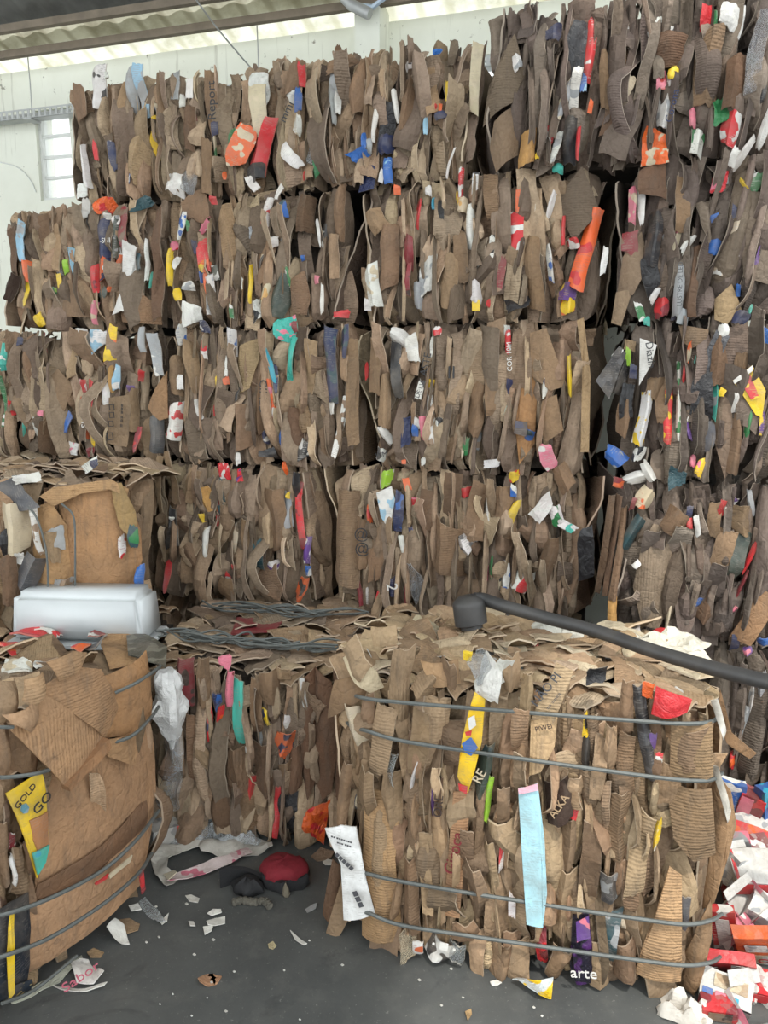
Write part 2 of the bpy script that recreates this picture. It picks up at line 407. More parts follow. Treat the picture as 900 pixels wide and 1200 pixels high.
DUL = lambda c: tuple(int(0.88*x+.09*(118 if i == 0 else 106 if i == 1 else 94)) for i, x in enumerate(c))
RAW = dict(W=(226,224,218), R=(206,38,44), O=(232,96,38), Y=(236,196,30), B=(38,98,178), N=(30,40,78), G=(40,120,66), K=(34,34,38), T=(62,178,160), P=(92,56,132),
           M=(226,120,142), L=(146,190,214), S=(160,164,166), C=(206,190,160), D=(128,36,44), t=(140,114,90), l=(168,142,112), b=(112,88,70), V=(154,206,52), Z=(32,66,74), H=(70,72,76), J=(60,46,40), A=(40,160,190), X=(196,152,92), Q=(52,64,56))
COL = {k: lin(*(v if k in 'tlbXJ' else DUL(v))) for k, v in RAW.items()}
CNAME = dict(W='white', R='red', O='orange', Y='yellow', B='blue', N='navy blue', G='green', K='black', T='turquoise', P='purple', M='pink', L='pale blue', S='pale grey', C='cream', D='dark red', t='brown', l='light brown', b='dark brown', V='lime green', Z='dark teal', H='charcoal grey', J='blackish brown', A='cyan', X='golden brown', Q='dark green')
OLD = [lin(*c) for c in ((162,142,121), (146,128,110), (173,152,128), (134,117,101), (157,132,108), (184,162,135), (118,103,90), (165,139,114))]
NEW = [lin(*c) for c in ((172,144,114), (158,132,104), (184,156,125), (143,120,96), (168,136,107), (150,128,103), (133,111,89), (188,163,132))]
def jit(c, a=.12): k = 1+U(-a, a); return tuple(min(1, x*k*(1+U(-.03, .03))) for x in c)

class Bale:
    def __init__(s, label, base, rz, W, H, D, pal=OLD):
        s.W, s.H, s.D, s.pal = W, H, D, pal
        s.o = empty('cardboard_bale', label, 'bale', base, rz, 'baled waste cardboard')
        s.M = Matrix.Translation(base) @ Matrix.Rotation(rz, 4, 'Z'); s.Mi = s.M.inverted()
        s.F = {'front': Matrix.Translation((0, -D/2, 0)), 'right': Matrix.Translation((W/2, 0, 0)) @ Matrix.Rotation(R(90), 4, 'Z'),
               'left': Matrix.Translation((-W/2, 0, 0)) @ Matrix.Rotation(R(-90), 4, 'Z'), 'top': Matrix.Translation((0, -D/2, H)) @ Matrix.Rotation(R(-90), 4, 'X')}
        s.core()
    def core(s):
        bm = bmesh.new(); W, H, D = s.W/2-.055, s.H, s.D/2-.06
        bbox(bm, (-W, -D, .012), (W, D, H-.03)); bmesh.ops.bevel(bm, geom=bm.edges[:], offset=.05, segments=2, affect='EDGES')
        me = bpy.data.meshes.new('packed_core'); bm.to_mesh(me); bm.free(); link('packed_core', me, s.o, CORE)
    def px(s, face, px, py, off=0.0):
        """where the sight line through a photo point meets a face: face coords (x, z)"""
        Fi = (s.M @ s.F[face]).inverted(); e = Fi @ EYE; d = Fi.to_3x3() @ ray(px, py)
        t = (-off-e.y)/d.y; q = e+d*t; return q.x, q.z, t
    def put(s, face, name, kind, x, z, off, w, h, ang, yaw, col, mat=None, ink=None, pit=0):
        M = s.F[face] @ Matrix.Translation((x, -off, z)) @ Matrix.Rotation(R(ang), 4, 'Y') @ Matrix.Rotation(R(yaw), 4, 'Z') @ Matrix.Rotation(R(pit), 4, 'X')
        return sheet(s.o, name, kind, M, w, h, col, mat, ink)
    def bulge(s, x, z, W, H, k=.05): return k-(k+.075)*abs(2*x/W)**4-.075*abs(2*z/H-1)**5
    def fill(s, face='front', wmin=.028, wmax=.074, jag=.02, extra=1.0, misc=.022, bk=.035, cols=1.0, hi=.68):
        W, H = (s.D if face in ('left', 'right') else s.W), s.H
        sd = U(0, 99); x = -W/2
        tilt = lambda a, b: 13*noise.noise(Vector((a*2.6+sd, b*2.2, sd)))
        while x < W/2 and cols:                             # upright layers, side by side
            w = U(wmin, wmax); z = .018
            top = H-.035+(U(-jag, jag))
            while z < top-.05:
                h = rng.choice((U(.16, .30), U(.28, .5), U(.45, .75)))
                if top-z-h < .09: h = top-z
                cz = z+h/2; hw = w*.75; c = min(max(x+w/2, -W/2+hw), W/2-hw)
                s.put(face, 'cardboard_sheet', 'card', c, cz, s.bulge(c, cz, W, H, bk)+U(-.045, .026), w*U(1.15, 1.6), h*U(1.0, 1.14), tilt(c, cz)+U(-3, 3), U(-34, 34)+34*(2*c/W)**5,
                      jit(rng.choice(s.pal), .26), rng.choice((CARD, CARD, RIB, CARD)), None, U(-4, 4))
                z += h*U(.86, 1)
            x += w*U(.8, 1)
        n = int(88*extra*W*H/.65)
        for k in range(n):                                  # folded flaps and edge-on layers in front
            cx, cz = U(-.46, .46)*W, U(.10, .90)*H; r = rng.random(); bo = s.bulge(cx, cz, W, H, bk)
            if r < .54:
                h = min(U(.14, .5), 2*min(cz, H-cz)*1.02)
                s.put(face, 'cardboard_layer', 'card', cx, cz, bo+(U(.0, .03) if rng.random() < hi else U(.03, .062)), U(.010, .028), h, tilt(cx, cz)+U(-4, 4), U(-38, 38), jit(rng.choice(s.pal), .3))
            elif r < 1-misc*2:
                w = U(.04, .105); h = min(w*U(1.2, 3.6), 2*min(cz, H-cz)*1.02)
                s.put(face, 'cardboard_flap', 'flap' if r < .78 else 'card', cx, cz, bo+U(.01, .032), w, h, tilt(cx, cz)+rng.choice((U(-8, 8), U(-30, 30))), U(-26, 26), jit(rng.choice(s.pal), .24), rng.choice((CARD, RIB, CARD, CARD)), None, U(-12, 8))
            else:
                c = COL[rng.choice('WWSSKCHDNRYBGT')]
                s.put(face, 'paper_scrap', 'accent', cx, cz, bo+U(.015, .035), U(.012, .035), U(.03, .16), tilt(cx, cz)+U(-8, 8), U(-25, 25), jit(c), PRINT, COL[rng.choice('WCSt')])
    def sides(s, face, n=5):
        for k in range(n):
            x = (-.5+(k+.5)/n)*s.D*.94
            s.put(face, 'side_sheet', 'scrap', x, s.H*.5, -.01+U(-.015, .01), s.D/n*1.3, s.H*U(.88, .97), U(-4, 4), U(-8, 8), jit(rng.choice(s.pal)), rng.choice((CARD, RIB)))
    def top(s, n=60, lo=.05, hi=.17, pal=None, x0=-.48, x1=.48, z0=.03, z1=.97, tilt=12, name='loose_sheet'):
        for k in range(n):
            w = U(lo, hi)
            s.put('top', name, rng.choice(('scrap', 'flap', 'scrap')), U(x0, x1)*s.W, U(z0, z1)*s.D, U(-.012, .028), w, w*U(.8, 2), U(0, 180), U(-tilt, tilt), jit(rng.choice(pal or s.pal)), rng.choice((CARD, RIB, CARD)), None, U(-tilt, tilt))
    def ragged(s, n=16, up=.06):
        for k in range(n):
            x = U(-.49, .49)*s.W; h = U(.08, .2)
            s.put('front', 'cardboard_flap', 'card', x, s.H-h/2+U(.0, up), U(-.06, .02), U(.03, .09), h, U(-20, 20), U(-35, 35), jit(rng.choice(s.pal)), None, None, U(-20, 5))
    def accents(s, spec, face='front', off=.074, grow=1.04):
        for row in spec.strip().split(';'):
            q = row.split()
            if not q: continue
            px, py, pw, ph, an = map(float, q[:5]); cc = q[5].split('/'); fl = q[6] if len(q) > 6 else ''
            x, z, t = s.px(face, px, py, off); w, h = pw*t/FPX*grow, ph*t/FPX*grow*.98
            brown = cc[0] in 'tlbJX' and len(cc) == 1
            name = 'plastic_film' if 'f' in fl or 'c' in fl else 'cardboard_flap' if brown else 'printed_carton' if len(cc) > 1 else 'coloured_card'
            mat = FILM if 'f' in fl else CLEAR if 'c' in fl else (RIB if 'r' in fl else RIBV if 'v' in fl else CARD) if brown else PRINT
            kind = 'flap' if ('f' in fl or 'c' in fl) else 'accent'
            o = s.put(face, name, kind, x, z, off+U(-.008, .012), max(w, .012), max(h, .012), an, U(-12, 12), jit(COL[cc[0]], .07), mat, COL[cc[-1]])
            if not brown: o['label'] = CNAME[cc[0]]+(' and '+CNAME[cc[1]] if len(cc) > 1 and cc[1] != cc[0] else '')+(' crumpled plastic' if 'f' in fl or 'c' in fl else ' printed card' if len(cc) > 1 else ' card')
    def panel(s, name, pts, off, mat, col, ink=None, face='front', bow=0.02, thick=.005, cuts=3, rough=.006, label=None, curl=0):
        """a sheet with its own outline, bowed and crumpled, standing off a face"""
        if face == 'front': off += .015
        q = [s.px(face, x, y, off) for x, y in pts]; bm = bmesh.new()
        vs = [bm.verts.new((a, 0, b)) for a, b, _ in q]; fc = bm.faces.new(vs)
        bmesh.ops.triangulate(bm, faces=[fc]); bmesh.ops.subdivide_edges(bm, edges=bm.edges[:], cuts=cuts, use_grid_fill=True)
        xs_, zs_ = [v[0] for v in q], [v[1] for v in q]; cx, cz = (min(xs_)+max(xs_))/2, (min(zs_)+max(zs_))/2; hw, hh = (max(xs_)-min(xs_))/2+1e-4, (max(zs_)-min(zs_))/2+1e-4
        sd = U(0, 50)
        for v in bm.verts:
            a, b = (v.co.x-cx)/hw, (v.co.z-cz)/hh
            v.co.y = -off+bow*(a*a+.5*b*b)-curl*max(0, b)**2+rough*(noise.noise(Vector((v.co.x*11+sd, v.co.z*11, 0)))*1.6+.6*noise.noise(Vector((v.co.x*30, v.co.z*30, sd))))
        bm.normal_update()
        if sum(fc.normal.y for fc in bm.faces) > 0: bmesh.ops.reverse_faces(bm, faces=bm.faces[:])
        r = bmesh.ops.extrude_face_region(bm, geom=bm.faces[:]); bmesh.ops.translate(bm, vec=(0, thick, 0), verts=[e for e in r['geom'] if isinstance(e, bmesh.types.BMVert)])
        for v in bm.verts: v.co.x -= cx; v.co.z -= cz
        bmesh.ops.recalc_face_normals(bm, faces=bm.faces[:])
        me = bpy.data.meshes.new(name); bm.to_mesh(me); bm.free(); me.shade_smooth(); me.set_sharp_from_angle(angle=R(35)); me.materials.append(mat)
        o = link(name, me, s.o); o.matrix_basis = s.F[face] @ Matrix.Translation((cx, 0, cz)); o.color = (*col, 1); o['ink'] = tuple(ink or col)
        if label: o['label'] = label
        return o
    def text(s, body, px, py, hpx, ang, col, off=.085, face='front', part=None):
        if face == 'front': off += .015
        x, z, t = s.px(face, px, py, off)
        cu = bpy.data.curves.new('lettering', 'FONT'); cu.body = body; cu.size = hpx*t/FPX*1.35; cu.align_x = 'CENTER'; cu.align_y = 'CENTER'; cu.extrude = .0012; cu.resolution_u = 3
        tmp = bpy.data.objects.new('tmp', cu); me = bpy.data.meshes.new_from_object(tmp); bpy.data.objects.remove(tmp); me.name = 'lettering'
        me.materials.clear(); me.materials.append(flat_ink(COL[col]))
        M = s.F[face] @ Matrix.Translation((x, -off, z)) @ Matrix.Rotation(R(ang), 4, 'Y') @ Matrix.Rotation(R(90), 4, 'X')
        par = part or s.o; o = link('lettering', me, par)
        o.matrix_basis = (part.matrix_basis.inverted() @ M) if part else M
        return o
    def straps(s, zs, off=.07, r=.0045, tilt=0.0, sag=.004, wob=.006, mat=None):
        for zz in zs:
            pts = []; W, D = s.W/2+off*.6, s.D/2+off
            for a, b, n in (((-W, -D), (W, -D), 10), ((W, -D), (W, D), 6), ((W, D), (-W, D), 5), ((-W, D), (-W, -D), 6)):
                for k in range(n):
                    t = k/n; x, y = a[0]+(b[0]-a[0])*t, a[1]+(b[1]-a[1])*t
                    cut = .93 if max(abs(x)/W+abs(y)/D-1.0, 0) > .9 else 1
                    pts.append((x*cut, y*cut, zz+tilt*x+U(-wob, wob)*.5))
            link('strap_wire', tube_mesh('strap_wire', curve_pts(pts+[pts[0]], 4), r, 6), s.o, mat or WIRE)
    def wire(s, pts, off=.075, r=.0045, face='front', name='strap_wire'):
        q = []
        for p in pts:
            of = (p[2] if len(p) > 2 else off)+.014
            x, z, _ = s.px(face, p[0], p[1], of); q.append(s.F[face] @ Vector((x, -of, z)))
        return link(name, tube_mesh(name, curve_pts(q, 6), r, 6), s.o, WIRE)

def stack_bale(label, x0, x1, y0, y1, z0, z1, out=0, D=1.42, pal=OLD):
    p = P0-INW*out; a = on_plane(x0, (y0+y1)/2, p, INW); b = on_plane(x1, (y0+y1)/2, p, INW)
    m = (a+b)/2; W = (b-a).dot(UD); base = m+INW*(D/2); base.z = z0
    return Bale(label, base, -TH, W, z1-z0, D, pal)

# ------------------------------------------------------------------ the wall of bales
Z = (0, .68, 1.345, 1.965, 2.53, 3.03)
def dust(*extra): return OLD+[lin(*c) for c in extra]
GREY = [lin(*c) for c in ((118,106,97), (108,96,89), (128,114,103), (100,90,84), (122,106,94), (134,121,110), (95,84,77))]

# top row
A = stack_bale('loosely pressed cardboard bale at left end of top row, beside the small window', 88, 312, 88, 230, Z[4], Z[5]-.005)
A.fill(jag=.035); A.ragged(16, .03); A.sides('left')
A.accents('''114 103 18 45 5 W/K;157 108 13 50 4 S;166 106 9 55 0 L/S;97 195 10 45 -6 W;111 176 6 20 0 R;134 182 10 30 -8 N;120 143 6 10 0 B;128 172 5 14 0 W;180 137 5 5 0 Y;205 100 12 30 8 S f;212 118 7 14 0 W;222 104 9 22 5 W;251 150 8 14 0 N;283 171 26 46 22 O/C;306 170 22 58 20 R;272 162 8 22 10 G;301 103 18 32 10 W f;304 128 20 52 -6 C;203 215 24 22 0 W f;222 214 20 24 0 S c;297 203 26 20 0 K;294 214 10 18 -35 W;262 205 4 9 0 O;95 223 12 16 0 W f;118 89 20 9 0 W f;163 80 8 9 0 W f;162 186 27 54 12 l r;93 118 18 38 -8 t;145 118 20 40 12 l;187 112 10 50 0 t;220 150 16 44 8 b;242 195 12 60 0 t''')
p = A.put('front', 'cardboard_flap', 'accent', *A.px('front', 248, 122, .06)[:2], .06, .06, .26, 2, 0, COL['t']); A.text('Report', 248, 118, 11, -90, 'K', .095, 'front', p)
B = stack_bale('ragged cardboard bale in the top row with a tall cream board at its right end', 312, 556, 66, 222, Z[4], Z[5]+.005)
B.fill(jag=.035); B.ragged(20, .03); B.sides('right')
B.accents('''353 88 8 24 5 R;349 118 8 26 0 B;340 105 14 20 20 W;348 146 13 20 15 W/C;388 118 10 50 -3 S;391 100 10 24 0 S;397 120 7 26 0 W;371 183 8 42 -3 G;364 178 8 28 0 S c;341 183 14 36 -45 W;334 177 6 9 0 Y;357 206 5 10 0 R;440 140 8 46 8 W;451 148 18 54 5 K f;453 169 18 20 0 N;464 125 6 36 -8 W;421 182 14 22 70 B f;427 165 6 16 0 B;432 172 8 18 10 S;430 208 17 28 10 N f;455 200 10 28 0 B/L;447 206 6 14 15 W;525 108 5 22 0 Y;511 128 5 12 0 R;499 148 5 18 0 L;516 128 5 11 0 O;517 136 14 8 0 N;513 62 12 9 0 B f;484 74 20 12 0 W/K;527 190 4 32 15 W;400 75 12 36 75 t;396 60 8 14 0 b;345 92 20 36 20 t;480 120 18 60 6 t;505 105 16 50 -6 l;420 100 18 60 10 t''')
B.accents('557 92 11 74 1 C', off=.03); B.text('mmi', 336, 131, 10, -60, 'K', .10)
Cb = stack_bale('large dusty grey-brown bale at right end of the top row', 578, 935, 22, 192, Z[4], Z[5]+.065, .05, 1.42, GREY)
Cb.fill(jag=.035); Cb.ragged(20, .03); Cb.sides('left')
Cb.panel('cardboard_flap', [(602,34),(614,82),(600,118),(562,142),(572,100)], .06, RIB, lin(118,104,88), bow=.05, label='large dark folded flap')
Cb.panel('cardboard_flap', [(578,140),(605,118),(606,178),(580,200),(572,170)], .05, CARD, lin(132,112,92), bow=.04)
Cb.accents('''648 38 18 14 0 N;605 72 12 16 -20 W/S;676 66 20 72 0 K f;692 56 11 76 4 R/W;684 95 7 26 0 B/L;673 110 10 52 12 W/S;660 116 14 40 15 S/C;668 164 14 48 0 K;641 158 15 18 15 R/W;652 173 8 36 8 W/S;617 172 18 40 0 X;677 168 5 36 0 R;629 183 5 7 0 Y;692 124 5 14 10 O;775 94 11 20 0 R/M;789 86 11 16 0 Y;782 120 19 56 10 W/S;768 172 28 38 0 O/C f;812 138 8 22 0 M;845 130 18 28 0 G f;856 150 20 36 12 R/W;872 180 8 38 32 W;860 184 10 20 20 W;818 168 14 26 0 W/G;827 22 11 28 0 R f;858 20 28 28 10 W f;768 31 14 24 15 W f;790 38 8 14 0 W/K;735 99 14 20 25 C;736 38 9 16 0 W;888 60 18 90 0 S c;890 112 14 34 0 K;897 150 10 42 15 W;782 60 36 36 0 b r;728 85 22 52 0 t r;712 95 16 60 0 t;830 80 26 80 0 t r;862 95 22 60 4 b;720 128 22 50 10 b''')
Cb.text('Corona', 788, 124, 8.5, -80, 'N', .10)

# fourth row
D = stack_bale('bale of bright wrappers and navy carton at left end of the fourth row', 14, 200, 236, 380, Z[3], Z[4]-.01)
D.fill(jag=.025); D.ragged(16, .004); D.sides('left'); D.sides('right')
D.accents('''25 283 10 44 5 L/S;32 318 11 24 0 O;31 343 7 30 0 Y;46 376 12 14 -30 Y f;86 306 10 30 0 L;77 312 7 15 0 V;70 330 6 18 -8 Y;65 346 7 18 0 G/V;68 312 8 18 0 S c;100 245 9 22 0 W;103 262 10 20 0 K;122 241 24 17 0 O/R f;127 254 8 7 0 W;122 280 17 42 0 N;136 278 8 46 5 Q/S;137 258 8 10 0 W;145 268 11 50 0 D/b;122 313 17 32 0 O/N;134 319 13 40 25 O/N;140 296 9 11 0 W/K;113 327 16 30 0 R/D;120 342 14 14 20 Q;150 327 17 78 12 W;163 307 7 18 0 Z;172 305 6 46 5 W;177 328 6 18 10 T;165 238 14 22 70 Z f;110 366 9 26 10 M/C;14 300 10 60 0 b;52 285 16 56 0 t;67 290 9 50 0 l;12 335 14 30 30 J;185 310 14 120 2 b''')
D.panel('cardboard_flap', [(72,330),(101,320),(101,372),(62,370)], .065, RIBV, lin(140,116,94), bow=.02)
D.panel('cardboard_flap', [(166,345),(185,360),(184,380),(138,377),(137,365)], .065, RIB, lin(146,116,90), bow=.03)
D.text('-SNI', 123, 282, 6, 0, 'W', .10); D.text('9', 122, 316, 9, 0, 'W', .10)
E_ = stack_bale('bale with yellow scrap and dark green sheet, second from left in fourth row', 204, 412, 226, 377, Z[3], Z[4]-.005)
E_.fill(jag=.025); E_.ragged(14, .004); E_.sides('right'); E_.sides('left')
E_.accents('''229 243 34 32 -10 t;250 235 7 9 0 R;211 264 12 28 14 W/B;221 265 5 12 0 G;241 263 12 18 55 M/W;272 265 16 10 0 W f;267 276 24 58 -8 l r;311 250 9 36 14 W/R;327 226 7 16 30 W;298 271 12 14 0 S f;327 246 18 15 -12 B/Z;229 290 5 15 0 N;238 300 14 34 -8 R/O;240 312 13 14 0 O/Y;236 325 4 13 0 B;252 320 8 18 -10 Q/W;247 346 13 42 -6 W/S f;240 330 6 26 0 O/W;199 313 8 42 6 Y;207 308 5 14 30 W;209 345 8 14 -10 Y;203 288 9 10 0 M/R;226 368 24 22 0 W f;219 335 15 9 0 W/S;293 333 10 38 2 Y;300 289 6 8 0 Y;312 341 9 34 15 C/X;322 283 9 11 0 W;335 318 7 36 -14 G/W;327 345 24 50 18 Q;302 363 12 22 0 W/K f;284 333 4 13 0 W;373 273 4 32 -15 W;378 350 4 32 0 W;354 302 5 6 0 B;371 328 7 9 0 M;400 368 18 8 0 R;272 365 5 15 0 G/W;390 300 12 50 0 l;398 250 12 60 4 t;350 345 22 44 0 t r;358 250 20 40 10 b r;310 305 14 50 0 t''')
F_ = stack_bale('broad bale with an orange printed sheet near its right edge, third in the fourth row', 424, 702, 212, 377, Z[3], Z[4]+.005)
F_.fill(jag=.025); F_.ragged(16, .004); F_.sides('right'); F_.sides('left')
F_.accents('''466 223 8 10 0 O;490 250 5 32 5 R;479 295 11 36 2 D;477 327 10 34 0 D/J;500 322 18 42 8 W/S f;490 346 10 30 0 S;437 335 17 46 -8 W/C;430 357 8 13 0 W;540 218 6 40 2 R/W;557 213 7 20 5 W/K;516 250 11 30 0 K f;508 238 5 13 0 A;502 223 7 11 0 W;551 268 10 56 -3 W;555 303 7 28 -20 W;542 240 12 17 0 C/X;607 272 15 46 -3 R/W;607 236 5 26 0 O;646 240 7 30 15 W;577 290 7 28 -8 W/K;588 320 9 42 0 D/t;557 342 12 26 -8 W;558 358 9 13 0 Y;672 285 12 13 -20 R/W;688 292 17 92 12 O/R;665 342 20 20 15 P/Y;665 358 16 18 0 Y/O;644 308 6 42 -10 W/B;660 270 4 32 0 R;653 197 13 10 0 T;607 355 18 28 75 K f;572 355 4 9 0 R;708 305 7 30 4 W;455 300 20 70 0 t;524 330 20 60 5 l;540 300 16 60 -8 t;575 230 16 50 0 t r;625 320 18 80 0 t;440 258 20 28 -25 l''')
F_.panel('cardboard_flap', [(682,193),(703,245),(672,282),(655,250),(656,225)], .075, RIB, lin(112,98,84), bow=.05, label='big dark dusty flap')
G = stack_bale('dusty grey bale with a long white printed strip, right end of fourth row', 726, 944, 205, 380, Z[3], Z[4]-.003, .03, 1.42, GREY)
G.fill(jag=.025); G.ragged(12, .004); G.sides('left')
G.accents('''752 237 8 50 -6 W;741 240 8 40 -4 M/C;738 285 18 26 0 D/b;763 318 20 44 -8 K f;765 280 16 60 4 K/J;767 346 7 18 30 W;750 365 8 22 -20 G/W;758 376 7 10 0 T/N;775 360 16 22 0 D/R;806 285 7 22 38 W;801 372 13 18 0 S;793 280 8 24 10 C/M;839 256 18 10 -15 B;838 290 14 18 0 B;856 292 19 60 10 C/W;859 302 12 13 0 W;843 212 15 24 10 R/M f;884 212 17 20 0 G/W;872 215 5 16 -35 Y;860 250 5 18 0 N;888 300 5 22 10 P;865 340 5 14 0 B;868 372 16 16 30 N;879 362 5 10 20 T;765 212 30 34 0 b;800 240 16 60 6 t;812 330 16 80 0 b''')
G.panel('cardboard_flap', [(752,270),(762,308),(742,345),(722,350),(730,300)], .06, CARD, lin(140,120,100), bow=.04)
G.panel('cardboard_flap', [(722,342),(742,338),(728,382),(716,378)], .06, CARD, lin(152,130,106), bow=.02)
G.panel('cardboard_flap', [(866,224),(905,223),(902,332),(872,325),(876,280)], .06, CARD, lin(132,118,104), bow=.02)
G.panel('cardboard_flap', [(838,350),(858,332),(870,362),(852,380),(838,374)], .06, CARD, lin(170,146,112), bow=.02)
p = G.put('front', 'printed_carton', 'accent', *G.px('front', 796, 335, .075)[:2], .075, .036, .215, -2, 0, COL['S'], PRINT, COL['S']); p['label'] = 'long pale printed strip'
G.text('LUSTRE DE LED', 797, 333, 5.4, -92, 'H', .10, 'front', p)

# third row
Hb = stack_bale('bale with orange printed strip and boxed handling marks, left end of third row', -30, 190, 384, 533, Z[2], Z[3]-.006)
Hb.fill(jag=.025); Hb.ragged(14, .004); Hb.sides('right')
Hb.accents('''3 470 8 58 0 G/W;4 418 8 32 0 T/W f;14 478 5 17 0 R;23 400 7 9 0 N;98 400 13 30 -8 W;117 397 22 20 0 W/L;132 402 12 40 12 Y/O;130 417 8 14 0 O;98 490 9 46 6 O/R;106 455 6 17 0 R;99 452 5 15 0 R/W;122 468 10 38 2 W;137 442 9 28 8 L/W;129 440 8 36 0 X;108 507 8 36 0 X/Y;106 530 9 10 0 D;80 496 8 22 22 B;48 478 8 20 10 M;83 525 18 14 0 W/M f;152 456 8 9 0 P;164 440 6 14 25 R;161 515 8 28 0 R/D;182 415 16 50 -15 S/W;166 398 8 28 0 S;182 508 16 46 4 H;52 511 30 36 0 b;35 420 14 50 0 t;84 425 14 36 0 l;155 480 12 50 4 t''')
Hb.panel('cardboard_flap', [(45,455),(66,432),(84,452),(74,482),(48,468)], .065, CARD, lin(146,122,98), bow=.02)
Hb.panel('cardboard_flap', [(170,478),(192,435),(194,490),(186,493)], .08, CARD, lin(160,126,94), bow=.02)
p = Hb.panel('cardboard_flap', [(127,466),(154,462),(148,524),(124,520)], .07, CARD, lin(142,120,96), bow=.01, label='box side with printed handling marks')
for (x, y, s_) in ((131, 478, 7), (131, 487, 7), (130, 497, 7), (129, 512, 9)): Hb.text('\u25a1', x, y, s_, -4, 'K', .080, 'front', p)
Hb.text('= == ===', 143, 487, 5, -84, 'K', .080, 'front', p)
p = Hb.o.children[-1]; Hb.text('SKA', 99, 492, 8, -86, 'W', .10)
I_ = stack_bale('bale with tall navy card and turquoise bag, second in the third row', 198, 418, 378, 538, Z[2], Z[3]-.003)
I_.fill(jag=.025); I_.ragged(14, .004); I_.sides('right'); I_.sides('left')
I_.accents('''213 392 10 24 0 W/B;239 383 14 14 -10 N/W;238 406 7 28 6 W/R;271 402 11 34 5 W/B;266 430 6 22 10 W;260 456 6 24 6 Y/V;266 445 12 11 0 O;254 450 4 18 0 Y;212 448 8 17 0 W;203 494 17 44 10 W/R;233 480 6 24 -15 W;252 480 7 13 0 R;318 468 9 46 -6 O/M;315 430 13 36 -22 A;324 444 6 32 -6 N;336 386 28 28 15 T/M f;340 424 8 60 10 T f;345 383 7 13 0 D;323 489 7 22 0 M/W;387 428 14 84 3 N/Z;403 400 12 34 2 N/Z;388 478 7 15 0 W;398 500 7 72 14 W/t;358 526 22 20 0 K/W;313 531 22 9 0 K;205 440 16 44 0 t;225 430 14 60 -4 l;285 500 24 52 0 t;345 500 24 44 0 b;362 440 14 80 4 l;415 460 14 120 0 t;360 487 26 40 0 t r;403 424 11 42 4 l''')
I_.panel('cardboard_flap', [(279,405),(302,395),(302,420),(292,455),(278,462),(276,430)], .062, RIB, lin(176,152,116), bow=.02)
p = I_.put('front', 'printed_carton', 'accent', *I_.px('front', 308, 470, .055)[:2], .055, .062, .30, 2, 0, COL['t'], CARD); p['label'] = 'brown carton side with black lettering'
I_.text('CIMED', 308, 465, 10, 92, 'K', .085, 'front', p)
J = stack_bale('bale with narrow red carton upright in its middle, third in third row', 434, 690, 381, 549, Z[2], Z[3]+.002)
J.fill(jag=.025); J.ragged(14, .004); J.sides('right'); J.sides('left')
J.accents('''470 398 16 30 -55 W;484 408 14 30 -10 W;465 432 13 66 -3 K;492 457 8 22 15 W/K;505 450 8 11 0 Y;506 487 11 64 0 W/t;515 505 8 30 0 W/K;486 505 8 13 0 B;497 502 8 28 -5 M;477 505 11 32 0 N f;488 497 7 15 0 W;429 435 4 19 0 R;452 510 8 24 -32 W;447 533 10 16 10 W/K;473 541 5 6 0 O;597 416 8 56 -5 R/W;597 453 7 18 0 N;594 388 7 14 -5 W/K;512 388 10 10 0 R/W;507 406 6 24 0 W;667 440 5 46 -5 Y;638 455 6 22 0 W/N;620 510 10 13 20 B/Z;642 535 16 30 -15 M/W;577 543 9 20 80 W;495 541 5 9 0 W;440 430 14 60 0 t;450 470 14 60 0 l;560 480 18 60 10 t;575 450 14 70 0 t''')
J.panel('cardboard_flap', [(620,390),(640,384),(664,452),(645,458),(622,440)], .065, CARD, lin(158,130,102), bow=.02)
J.panel('cardboard_flap', [(635,470),(652,462),(660,505),(640,518),(630,500)], .07, CARD, lin(152,124,96), bow=.02)
J.panel('cardboard_flap', [(612,445),(630,440),(626,520),(608,545),(603,500)], .055, CARD, lin(178,134,92), bow=.02)
J.panel('cardboard_flap', [(540,400),(560,390),(590,440),(570,470),(548,450)], .06, RIB, lin(150,128,104), bow=.03)
J.panel('edge_sheet', [(676,375),(684,372),(692,440),(690,530),(680,530),(684,440)], .08, CARD, lin(176,148,112), bow=.01, label='long light brown sheet edge')
p = J.panel('cardboard_flap', [(512,412),(536,406),(545,480),(540,540),(520,540),(522,470)], .05, CARD, lin(146,122,98), bow=.02)
J.text('II', 529, 437, 15, 0, 'K', .075, 'front', p); J.text('ASTE', 499, 427, 9, -78, 'K', .10); J.text('COR 10M', 597, 418, 6, -94, 'W', .10); J.text('DE LV', 492, 457, 5.5, -70, 'K', .10); J.text('WM', 447, 533, 6, -10, 'K', .10)
J.panel('print_block', [(604,493),(618,495),(617,512),(602,508)], .085, PRINT, COL['N'], COL['J'], bow=.002)
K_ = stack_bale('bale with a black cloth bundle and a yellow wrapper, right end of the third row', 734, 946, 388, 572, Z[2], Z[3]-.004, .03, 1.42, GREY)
K_.fill(jag=.025); K_.ragged(12, .004); K_.sides('left')
